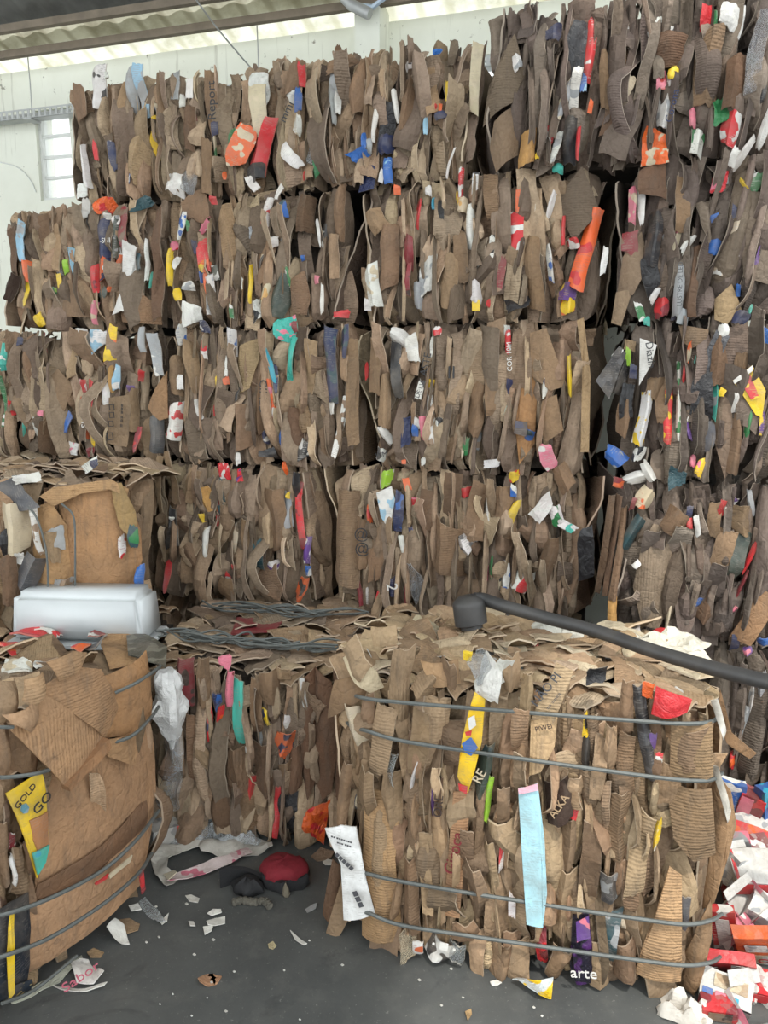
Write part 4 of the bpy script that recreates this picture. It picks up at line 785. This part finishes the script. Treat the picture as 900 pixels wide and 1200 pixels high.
tipc = e0+Vector((-.015, 0, .015)); pts = [tipc+Vector((0.004*i, -.004*i, -z)) for i, (z, _) in enumerate(prof)]
world_child('hose_end', tube_mesh('hose_end', curve_pts(pts, 4), .05, 12, radii=[.030+.026*math.sin(min(1, i/4)*1.57)-(.018 if i > 13 else 0) for i in range(17)]), RUBBER, hose)
world_child('hose_clamp', tube_mesh('hose_clamp', [hose_pts[0]+(hose_pts[1]-hose_pts[0])*.25, hose_pts[0]+(hose_pts[1]-hose_pts[0])*.45], .0245, 12), RUBBER, hose)

# crumpled sheet of clear-white film under the hose
def crumple(name, label, cat, loc, sx, sy, hgt, mat, col, ink=None, seed=0, n=14, group=None, rz=0.0, shape=None):
    vs, fs = [], []
    for j in range(n+1):
        for i in range(n+1):
            a, b = i/n*2-1, j/n*2-1; rr = max(abs(a), abs(b)); ed = 1+.22*noise.noise(Vector((a*1.7+seed, b*1.7, seed)))
            z = hgt*(.55+.9*noise.noise(Vector((a*2.2+seed, b*2.2, 3.1)))+.4*abs(noise.noise(Vector((a*5, b*5, seed)))))*(1-.85*rr**3)
            vs.append((a*sx*ed, b*sy*ed, max(.002, z)))
    N = n+1; keep = lambda i, j: shape is None or shape((i+.5)/n*2-1, (j+.5)/n*2-1)
    for j in range(n):
        for i in range(n):
            if keep(i, j): fs.append((j*N+i, j*N+i+1, (j+1)*N+i+1, (j+1)*N+i))
    bm = bmesh.new(); me0 = mesh(name, vs, fs); bm.from_mesh(me0); bpy.data.meshes.remove(me0)
    bmesh.ops.delete(bm, geom=[v for v in bm.verts if not v.link_faces], context='VERTS')
    r = bmesh.ops.extrude_face_region(bm, geom=bm.faces[:]); bmesh.ops.translate(bm, vec=(0, 0, -.0015), verts=[e for e in r['geom'] if isinstance(e, bmesh.types.BMVert)])
    bmesh.ops.recalc_face_normals(bm, faces=bm.faces[:])
    me = bpy.data.meshes.new(name); bm.to_mesh(me); bm.free(); me.shade_smooth(); me.set_sharp_from_angle(angle=R(28))
    o = loose(name, label, cat, me, mat, col, ink, group); o.location = loc; o.rotation_euler = (0, 0, rz); return o
c_ = on_z(765, 762, .90)
crumple('plastic_sheet', 'crumpled whitish plastic sheet bunched behind the black hose', 'plastic sheet', (c_.x+.06, c_.y+.10, .865), .15, .08, .075, FILM, lin(206, 200, 184), seed=4, rz=R(-14))
c_ = on_z(660, 742, .90)
crumple('plastic_sheet', 'small whitish plastic wad tucked under the hose near its drooping end', 'plastic sheet', (c_.x, c_.y+.08, .87), .09, .05, .06, FILM, lin(206, 204, 194), seed=9, rz=R(-10))

# two tangles of old baling wire on top of the middle bale
def tangle(label, ends, n, spread, seed):
    r = random.Random(seed); root = empty('wire_tangle', label, 'wire', ends[0])
    for k in range(n):
        a, b = ends[0], ends[1]; pts = []; m = 7; s0 = r.uniform(0, .25); s1 = r.uniform(.7, 1)
        side = (b-a).normalized().cross(Vector((0, 0, 1)))
        for i in range(m):
            t = s0+(s1-s0)*i/(m-1); pts.append(a+(b-a)*t+side*r.uniform(-spread, spread)+Vector((0, 0, .012+r.uniform(.0, .035))))
        world_child('baling_wire', tube_mesh('baling_wire', curve_pts(pts, 5), .0045, 5), WIRE, root)
tangle('long bundle of grey baling wire lying along the front of the middle bale top', (on_z(172, 748, .70), on_z(408, 768, .70)), 13, .045, 3)
tangle('loose grey wire strands lying behind the bundle, at the foot of the stacked bales', (on_z(235, 716, .70), on_z(430, 728, .70)), 8, .04, 5)

# ------------------------------------------------------------------ litter on the floor
def flat_piece(name, label, cat, pts, mat, col, ink=None, group=None, z=.004, rough=.008, cuts=3, thick=.003):
    q = [on_z(x, y, 0) for x, y in pts]; c = sum(q, Vector())/len(q); bm = bmesh.new()
    fc = bm.faces.new([bm.verts.new(v-c) for v in q]); bmesh.ops.triangulate(bm, faces=[fc]); bmesh.ops.subdivide_edges(bm, edges=bm.edges[:], cuts=cuts, use_grid_fill=True)
    sd = U(0, 60)
    for v in bm.verts: v.co.z = z+rough*max(-.2, .5+1.4*noise.noise(Vector((v.co.x*14+sd, v.co.y*14, sd))))
    r = bmesh.ops.extrude_face_region(bm, geom=bm.faces[:]); bmesh.ops.translate(bm, vec=(0, 0, -thick), verts=[e for e in r['geom'] if isinstance(e, bmesh.types.BMVert)])
    bmesh.ops.recalc_face_normals(bm, faces=bm.faces[:])
    for v in bm.verts: v.co.z = max(v.co.z, .0008)
    me = bpy.data.meshes.new(name); bm.to_mesh(me); bm.free(); me.shade_smooth(); me.set_sharp_from_angle(angle=R(30))
    o = loose(name, label, cat, me, mat, col, ink, group); o.location = c; return o
WHT = lin(224, 222, 214)
flat_piece('paper_scrap', 'narrow white paper shred on the dark floor below the leaflet of the front bale', 'paper', [(340,1094),(346,1098),(360,1108),(356,1110),(346,1104)], PRINT, WHT)
flat_piece('paper_scrap', 'largest white paper scrap in the open floor, two-lobed', 'paper', [(242,1083),(252,1077),(264,1075),(264,1083),(252,1088),(244,1088)], PRINT, WHT)
flat_piece('paper_scrap', 'oval white scrap just above the two-lobed scrap on the floor', 'paper', [(243,1074),(250,1069),(259,1069),(260,1073),(248,1076)], PRINT, WHT)
flat_piece('paper_scrap', 'white scrap on the floor below the printed white strip', 'paper', [(217,1050),(224,1049),(234,1054),(232,1059),(222,1057)], PRINT, WHT)
flat_piece('paper_scrap', 'twisted white scrap just below the two-lobed scrap on the floor', 'paper', [(238,1089),(250,1088),(248,1094),(240,1098)], PRINT, WHT)
flat_piece('paper_scrap', 'small round white scrap left of the two-lobed scrap', 'paper', [(221,1083),(227,1082),(229,1087),(223,1088)], PRINT, WHT, cuts=1)
flat_piece('card_scrap', 'torn rusty brown card scrap alone on the near floor', 'card scrap', [(232,1150),(240,1142),(250,1141),(260,1146),(254,1154),(242,1158),(234,1155)], CARD, lin(196, 150, 116), rough=.016)
flat_piece('card_scrap', 'small pale beige scrap on the floor midway to the front bale', 'card scrap', [(314,1108),(320,1105),(324,1110),(320,1114),(315,1112)], CARD, lin(204, 190, 150), cuts=1)
flat_piece('card_scrap', 'tan scrap on the near floor below the right front bale', 'card scrap', [(545,1188),(552,1184),(553,1190),(548,1198)], CARD, lin(180, 150, 108), cuts=1)
flat_piece('plastic_wrapper', 'crumpled clear wrapper with yellow and blue print at the foot of the front bale', 'wrapper', [(600,1155),(620,1152),(648,1156),(646,1172),(632,1176),(615,1166)], FILM, lin(196, 204, 206), COL['Y'], rough=.025)
flat_piece('paper_scrap', 'white star-shaped scrap left of the clear wrapper', 'paper', [(574,1152),(582,1151),(588,1154),(583,1157),(576,1156)], PRINT, WHT, cuts=1)
flat_piece('paper_scrap', 'tan and grey paper scrap at the foot of the leaflet, left of the front bale', 'paper', [(364,1006),(376,996),(392,1000),(388,1008),(372,1010)], CARD, lin(150, 130, 110))
flat_piece('paper_scrap', 'white scrap on the floor in front of the orange snack bag', 'paper', [(378,1012),(384,1009),(391,1011),(389,1016),(381,1016)], PRINT, WHT, cuts=1)
flat_piece('paper_scrap', 'grey paper scrap on the floor left of the leaning brown flap', 'paper', [(358,1066),(366,1062),(372,1060),(370,1066),(360,1070)], PRINT, COL['S'], cuts=1)
r2 = random.Random(21)
for k in range(34):
    px_, py_ = r2.uniform(170, 640), r2.uniform(1050, 1198)
    if 330 < px_ < 640 and py_ < 1130 and px_ > 395: continue
    s_ = r2.uniform(.7, 2.0)
    flat_piece('paper_crumb', 'tiny pale paper crumb scattered on the open dark floor', 'crumb', [(px_-s_, py_), (px_, py_-s_*.7), (px_+s_*1.3, py_+.3), (px_, py_+s_*.8)], PRINT, lin(200, 198, 190), None, 'paper crumbs on the floor', cuts=1, rough=.004)
# left foot of the left bale
flat_piece('card_disc', 'round brown card scrap lying by the foot of the left front bale', 'card scrap', [(131,1088),(140,1079),(152,1078),(164,1084),(162,1092),(148,1097),(134,1096)], CARD, lin(176, 148, 116), rough=.006)
flat_piece('card_disc', 'smaller oval brown card scrap nearer the viewer by the left front bale', 'card scrap', [(102,1119),(110,1114),(122,1117),(118,1123),(106,1124)], CARD, lin(170, 142, 108), rough=.006, cuts=1)
flat_piece('paper_scrap', 'crumpled white paper lying on the round brown scrap', 'paper', [(126,1102),(136,1090),(146,1092),(152,1108),(146,1108),(134,1106)], PRINT, WHT, rough=.03, z=.012)
flat_piece('paper_scrap', 'small white block of paper beside the clear strip at the left bale', 'paper', [(151,1066),(162,1062),(166,1068),(154,1072)], PRINT, WHT, rough=.014, cuts=1)
flat_piece('plastic_strip', 'strip of clear grey plastic lying out from the left front bale', 'plastic strip', [(162,1058),(170,1052),(180,1062),(194,1084),(188,1086),(172,1074)], CLEAR, lin(200, 204, 204), rough=.014)
flat_piece('paper_scrap', 'white shred at the tip of the clear strip', 'paper', [(188,1083),(198,1072),(196,1082),(190,1086)], PRINT, WHT, cuts=1)
p = flat_piece('paper_bag', 'crumpled white paper with pink script at the foot of the left front bale', 'paper', [(83,1134),(94,1128),(104,1127),(110,1140),(123,1152),(110,1158),(90,1156)], PRINT, lin(228, 224, 218), rough=.03)
cu = bpy.data.curves.new('lettering', 'FONT'); cu.body = 'Sabor'; cu.size = .05; cu.align_x = 'CENTER'; cu.align_y = 'CENTER'; cu.extrude = .0008; cu.shear = .3
tmp = bpy.data.objects.new('tmp', cu); me = bpy.data.meshes.new_from_object(tmp); bpy.data.objects.remove(tmp); me.name = 'lettering'; me.materials.clear(); me.materials.append(flat_ink(COL['M']))
q = on_z(93, 1144, .05)-p.location; o = link('lettering', me, p); o.location = (q.x, q.y, .045); o.rotation_euler = (0, 0, R(55))
flat_piece('paper_strip', 'long curved white strip on the floor in front of the script paper', 'paper', [(57,1153),(70,1158),(100,1160),(126,1157),(122,1161),(100,1164),(72,1162)], PRINT, WHT, rough=.012)
flat_piece('plastic_edge', 'pale torn plastic edge along the foot of the left front bale', 'plastic strip', [(10,1174),(40,1160),(70,1142),(96,1122),(98,1128),(70,1152),(40,1168),(14,1178)], FILM, lin(176, 176, 160), rough=.012)
# between the bales
flat_piece('paper_sheet', 'large crumpled white paper sheet with an oval hole by the middle bale', 'paper', [(176,1005),(180,998),(236,988),(240,996),(214,1000),(198,1010),(196,1022),(210,1030),(196,1044),(182,1030)], PRINT, lin(206, 202, 192), rough=.02)
flat_piece('paper_sheet', 'white wrapping paper spread under the clear film in front of the middle bale', 'paper', [(228,990),(262,990),(290,980),(318,988),(320,1000),(296,1004),(262,1008),(236,1004)], PRINT, lin(200, 196, 188), rough=.03)
p = flat_piece('printed_strip', 'long white paper strip with faded pink print on the floor', 'paper', [(196,1042),(194,1034),(240,1020),(290,1000),(296,1006),(244,1030)], PRINT, lin(216, 200, 198), lin(200, 110, 130), rough=.012, z=.022)
flat_piece('paper_scrap', 'cream paper scrap at the near end of the pink printed strip', 'paper', [(192,1032),(204,1028),(208,1036),(198,1042)], PRINT, lin(226, 216, 190), rough=.02, z=.03, cuts=1)
c_ = on_z(255, 975, 0)
crumple('clear_film', 'glossy clear plastic film heaped at the foot of the middle bale', 'plastic film', (c_.x, c_.y, 0), .17, .10, .10, CLEAR, lin(216, 220, 222), seed=2, n=16)
c_ = on_z(196, 965, 0)
crumple('clear_film', 'clear plastic film crumpled against the left front bale', 'plastic film', (c_.x-.01, c_.y+.06, 0), .07, .11, .22, CLEAR, lin(214, 210, 214), seed=6, n=14)
# white bag squeezed between left and middle bales
c_ = on_plane(199, 832, Vector((0, 2.58, 0)), Vector((0, 1, 0)))
vs, fs = [], []
for j in range(13):
    t = j/12; zz = (.5-t)*.30; rad = .05*math.sin(math.pi*min(1, .12+t*.95))**.6+.008
    for i in range(14):
        an = 2*math.pi*i/14; k = 1+.7*noise.noise(Vector((math.cos(an)*1.8, math.sin(an)*1.8, t*5)))
        vs.append((rad*k*math.cos(an)*.9, rad*k*math.sin(an)*.8, zz))
for j in range(12):
    for i in range(14): fs.append((j*14+i, (j+1)*14+i, (j+1)*14+(i+1) % 14, j*14+(i+1) % 14))
fs.append(tuple(range(14))); fs.append(tuple(range(12*14, 13*14))[::-1])
me = mesh('plastic_bag', vs, fs, True, 35); o = loose('plastic_bag', 'white plastic bag squeezed between the left front bale and the middle bale', 'bag', me, FILM, lin(224, 224, 222)); o.location = c_
c_ = on_plane(198, 905, Vector((0, 2.58, 0)), Vector((0, 1, 0)))
me = strip_mesh(random.Random(5), .08, .36, 'arch', 1.5); o = loose('film_strip', 'hanging clear plastic film below the white bag', 'plastic film', me, CLEAR, lin(206, 208, 208)); o.location = c_

# red and black cap-like cloth bundle and its neighbours
def lathe_blob(name, parent, prof, sx, sy, mat, loc, seed, seg=20, amp=.12):
    vs, fs = [], []
    for j, (r_, z_) in enumerate(prof):
        for i in range(seg):
            an = 2*math.pi*i/seg; k = 1+amp*noise.noise(Vector((math.cos(an)*1.6+seed, math.sin(an)*1.6, z_*9)))
            vs.append((r_*sx*k*math.cos(an), r_*sy*k*math.sin(an), z_+.012*noise.noise(Vector((math.cos(an)*2, math.sin(an)*2+seed, j)))))
    for j in range(len(prof)-1):
        for i in range(seg): fs.append((j*seg+i, j*seg+(i+1) % seg, (j+1)*seg+(i+1) % seg, (j+1)*seg+i))
    fs.append(tuple(range(seg))[::-1]); fs.append(tuple(range((len(prof)-1)*seg, len(prof)*seg)))
    o = link(name, mesh(name, vs, fs, True, 50), parent, mat); o.location = loc; return o
REDC = plain('dark_red_cloth', lin(122, 26, 38), .85, 0, 40, .5, .5, .006); BLKC = plain('black_cloth', lin(34, 34, 36), .8, 0, 30, .4, .5, .006)
c_ = on_z(332, 1040, 0); c_.z = 0
cap = empty('cloth_cap', 'dark red and black cloth cap lying upside on the floor', 'cap', c_)
lathe_blob('black_band', cap, [(.86, .004), (1, .016), (1.0, .036), (.94, .05)], .088, .062, BLKC, (0, .02, 0), 1, 20, .3)
lathe_blob('red_crown', cap, [(.95, .046), (1.02, .056), (.97, .072), (.72, .084), (.4, .090), (.05, .090)], .088, .062, REDC, (0, .022, 0), 2, 20, .34)
lathe_blob('lining_tuft', cap, [(.6, .0), (1, .012), (.7, .035), (.1, .05)], .016, .012, plain('grey_lint', lin(120, 112, 96), .95, 0, 60, .5, .8, .01), (.015, -.048, .0), 6, 10, .5)
c_ = on_z(283, 1044, 0); c_.z = 0
blk = empty('black_strap', 'black bent piece of cloth and strap beside the red cap', 'strap', c_)
pts = [(-.07+.14*i/8, .03*math.sin(i*.9)+.01, .035) for i in range(9)]
vs, fs = [], []
for i in range(9):
    t = i/8; x = -.075+.15*t; y = .035*math.sin(t*math.pi*.9)+.01
    hgt = .075-.045*t
    vs += [(x, y, .002), (x, y-.006, hgt), (x+.004, y+.008, hgt+.003), (x+.004, y+.016, .002)]
for i in range(8):
    for k in range(4): a, b = i*4+k, i*4+(k+1) % 4; fs.append((a, a+4, b+4, b))
fs += [(0, 1, 2, 3), (35, 34, 33, 32)]
link('curved_band', mesh('curved_band', vs, fs, True, 40), blk, BLKC)
lathe_blob('folded_cloth', blk, [(.8, .002), (1, .015), (.9, .035), (.5, .05), (.05, .052)], .055, .04, BLKC, (.02, -.005, 0), 8, 16, .4)
c_ = on_z(298, 1058, 0)
rg = [on_z(x, y, .012) for x, y in ((272,1058),(284,1055),(298,1057),(310,1056),(316,1062))]
thing(link('grey_rag', tube_mesh('grey_rag', curve_pts(rg, 5), .014, 8, radii=[.009+.006*abs(math.sin(i*1.3)) for i in range(21)]), None, plain('grey_rag_cloth', lin(104, 100, 90), .95, 0, 40, .6, .9, .02)), 'twisted grey rag on the floor below the red cap', 'rag')

# ------------------------------------------------------------------ small cartons
def carton(label, centre, size, rot, col, ink, flaps=0, text=None, faces=None, group=None, open_top=False, dent=.005):
    """a flattened or dented folding carton: body, printed panels, flaps"""
    a, b, h = [s_/2 for s_ in size]; root = empty('carton', label, 'carton', centre, 0, group); root.rotation_euler = rot
    bm = bmesh.new(); bbox(bm, (-a, -b, -h), (a, b, h))
    bmesh.ops.subdivide_edges(bm, edges=bm.edges[:], cuts=2, use_grid_fill=True); sd = U(0, 90)
    for v in bm.verts: v.co += Vector((noise.noise(v.co*18+Vector((sd, 0, 0))), noise.noise(v.co*18+Vector((0, sd, 0))), noise.noise(v.co*18+Vector((0, 0, sd)))))*dent
    if open_top: bmesh.ops.delete(bm, geom=[f_ for f_ in bm.faces if f_.normal.z > .7 and f_.calc_center_median().z > h*.7], context='FACES')
    bmesh.ops.recalc_face_normals(bm, faces=bm.faces[:])
    me = bpy.data.meshes.new('carton_body'); bm.to_mesh(me); bm.free(); bo = link('carton_body', me, root, PRINT); col = tuple(.86*v for v in col); bo.color = (*col, 1); bo['ink'] = tuple(ink)
    for k in range(flaps):
        if k or not open_top: continue
        me2 = box_mesh('flap', (-a*.92, 0, -.001), (a*.92, b*.8, .001)); f_ = link('flap', me2, root, PRINT); f_.color = (*[.8*v for v in COL['W']], 1); f_['ink'] = tuple(col)
        f_.location = (0, b if k == 0 else -b, h); f_.rotation_euler = (R(35+20*k) if k == 0 else R(180-40), 0, 0)
    for (side, x0, y0, x1, y1, c) in (faces or []):
        e = .0012
        lo, hi = {'t': ((x0*a, y0*b, h+dent*.4), (x1*a, y1*b, h+dent*.4+e)), 'f': ((x0*a, -b-e-dent*.4, y0*h), (x1*a, -b-dent*.4, y1*h)), 'r': ((a+dent*.4, x0*b, y0*h), (a+dent*.4+e, x1*b, y1*h))}[side]
        pb = link('print_panel', box_mesh('print_panel', lo, hi), root, PRINT); pb.color = (*COL[c[0]], 1); pb['ink'] = tuple(COL[c[-1]])
    if text:
        body, side, x, y, sz, an, c = text
        cu = bpy.data.curves.new('lettering', 'FONT'); cu.body = body; cu.size = sz; cu.align_x = 'CENTER'; cu.align_y = 'CENTER'; cu.extrude = .0006; cu.resolution_u = 3
        tmp = bpy.data.objects.new('tmp', cu); m3 = bpy.data.meshes.new_from_object(tmp); bpy.data.objects.remove(tmp); m3.name = 'lettering'; m3.materials.clear(); m3.materials.append(flat_ink(COL[c]))
        lo = link('lettering', m3, root)
        lo.matrix_basis = (Matrix.Translation((x*a, y*b, h+dent*.4+.0025)) if side == 't' else Matrix.Translation((x*a, -b-dent*.4-.0025, y*h)) @ Matrix.Rotation(R(90), 4, 'X')) @ Matrix.Rotation(R(an), 4, 'Z')
    return root
def on_heap(px, py, Y): return on_plane(px, py, Vector((0, Y, 0)), Vector((0, 1, 0)))
rt = lambda x, y, z: (R(x), R(y), R(z))
W_, R_, O_c = COL['W'], COL['R'], COL['O']
CARTONS = [
 ('blue and white upright carton at the top of the heap', 855, 935, 2.52, (.075, .03, .13), (8, 6, -18), 'B', 'W', 0, None, [('f', -.98, -1, -.2, 1, 'W')], False),
 ('dark red carton with white end beside the blue and white carton', 880, 942, 2.50, (.07, .06, .09), (10, 12, -30), 'D', 'R', 0, None, [('f', -.95, -.9, .1, .9, 'M')], False),
 ('blue carton at the right edge of the photo, top of the heap', 899, 938, 2.48, (.06, .05, .10), (5, -8, 15), 'B', 'A', 0, None, [('f', -.6, -.2, .5, .6, 'C')], False),
 ('white carton lying flat below the dark red carton', 884, 968, 2.45, (.13, .09, .035), (22, -6, 10), 'W', 'S', 1, None, None, False),
 ('orange topped carton in the upper heap', 878, 982, 2.40, (.10, .07, .04), (20, 14, -22), 'O', 'R', 0, None, [('f', -1, -1, .2, 1, 'M/S')], False),
 ('grey and pink carton against the bent flap', 868, 996, 2.34, (.06, .04, .11), (18, -14, -15), 'S', 'M', 0, None, None, False),
 ('dark red flattened carton above the big white-topped carton', 888, 994, 2.33, (.09, .08, .03), (30, 8, 20), 'D', 'W', 0, None, None, False),
 ('white carton with open flap left of the big white-topped carton', 864, 1015, 2.26, (.08, .05, .09), (15, 10, 25), 'W', 'S', 1, None, None, True),
 ('big carton with white top and red front, right edge', 888, 1020, 2.22, (.14, .11, .05), (24, -4, -8), 'W', 'W', 0, ('C', 't', .75, 0, .06, 0, 'K'), [('f', -1, -1, 1, .9, 'R'), ('t', -1, -1, -.88, 1, 'R')], False),
 ('open white and pink carton below the big white-topped carton', 872, 1062, 2.13, (.11, .07, .08), (35, -18, 28), 'W', 'M', 2, ('@', 'f', -.2, .3, .04, 0, 'D'), [('f', -.9, -.9, .5, -.1, 'M')], True),
 ('crumpled white carton at the right edge', 896, 1070, 2.12, (.09, .08, .06), (20, 20, -35), 'W', 'S', 1, None, None, False),
 ('long flattened red and white carton along the front bale', 849, 1090, 2.07, (.065, .024, .17), (18, -10, -25), 'R', 'W', 0, None, [('f', -.55, -.8, .5, .7, 'W/S')], False),
 ('orange carton with red lettering in the lower heap', 888, 1108, 2.02, (.10, .035, .19), (35, -16, -22), 'O', 'O', 0, ('TOX', 'f', .15, -.55, .045, 6, 'R'), [('f', -1, -1, 1, -.15, 'C/W'), ('f', -.6, .1, .5, .55, 'W/S')], False),
 ('large red flattened carton with barcode at the heap front', 852, 1128, 1.98, (.13, .03, .11), (38, -6, -18), 'R', 'R', 0, ('K', 'f', -.55, .1, .04, -10, 'W'), [('f', .1, .3, .6, .85, 'W/K')], False),
 ('white carton with coloured patches on its lid, front of the heap', 850, 1162, 1.90, (.12, .075, .045), (24, 6, -26), 'W', 'W', 0, None, [('t', -.9, -.9, -.5, -.5, 'B'), ('t', -.4, -.92, 0, -.5, 'M'), ('t', .1, -.92, .5, -.5, 'A'), ('t', -.5, -.2, .8, .7, 'C/l'), ('f', -1, .75, 1, 1, 'K')], False),
 ('red and brown carton standing at the heap foot', 840, 1186, 1.86, (.08, .05, .07), (12, 0, -10), 'R', 'D', 0, None, [('f', -.7, .1, .7, .9, 'b/J'), ('f', -1, -1, 1, -.6, 'W')], False),
 ('white open carton spilling at the bottom right corner', 880, 1182, 1.86, (.11, .09, .05), (26, 10, 20), 'W', 'M', 2, None, None, True),
 ('red edged carton above the bottom right corner', 897, 1158, 1.92, (.09, .07, .05), (20, -10, -30), 'W', 'R', 0, None, [('f', -1, -.2, 1, 1, 'R')], False),
 ('pale pink carton between the orange carton and the open pink one', 862, 1092, 2.08, (.07, .04, .08), (30, 10, 40), 'M', 'W', 0, None, None, False),
 ('white carton wedged under the orange carton', 872, 1150, 1.95, (.10, .06, .04), (22, -20, 60), 'W', 'R', 0, None, None, False),
]
r3 = random.Random(4); cols = [COL['R'], W_, COL['M'], COL['S']]
def buried(X, Y, z):
    i = r3.randrange(4)
    carton('small carton buried in the heap of cartons at the right edge', Vector((X, Y, z)), (r3.uniform(.11, .15), r3.uniform(.08, .10), .052), rt(r3.uniform(-6, 6), r3.uniform(-6, 6), r3.uniform(0, 180)), cols[i], W_ if i != 1 else COL['R'], group='buried cartons of the heap')
for (lab, px_, py_, Y, *rest) in CARTONS:                 # what each carton of the heap lies on, down to the floor
    q = on_heap(px_, py_, Y); z = .03
    while z < q.z-rest[0][2]*.3-.05: buried(q.x+.02+r3.uniform(0, .05), q.y+.03+r3.uniform(0, .06), z); z += .056
for (lab, px_, py_, Y, size, rot, c, ink, fl, tx, fcs, op) in CARTONS:
    if fcs: fcs = [(*x[:5], x[5].split('/')) for x in fcs]
    carton(lab, on_heap(px_, py_, Y), tuple(1.12*v for v in size), rt(*rot), COL[c], COL[ink], fl, tx, fcs, None, op)
c_ = on_z(806, 1196, 0)
crumple('crumpled_paper', 'crumpled grey-white paper on the floor at the foot of the carton heap', 'paper', (c_.x, c_.y+.02, 0), .07, .05, .06, PRINT, lin(206, 200, 190), seed=12, n=12, rz=R(-35))
c_ = on_z(203, 985, 0)
carton('small white and red carton lying beside the left front bale under clear film', Vector((c_.x-.02, c_.y, .04)), (.13, .09, .075), rt(0, 0, 32), COL['W'], COL['S'], 0, None, [('f', .35, -1, .75, 1, ['R']), ('r', -1, -1, -.3, 1, ['D'])])
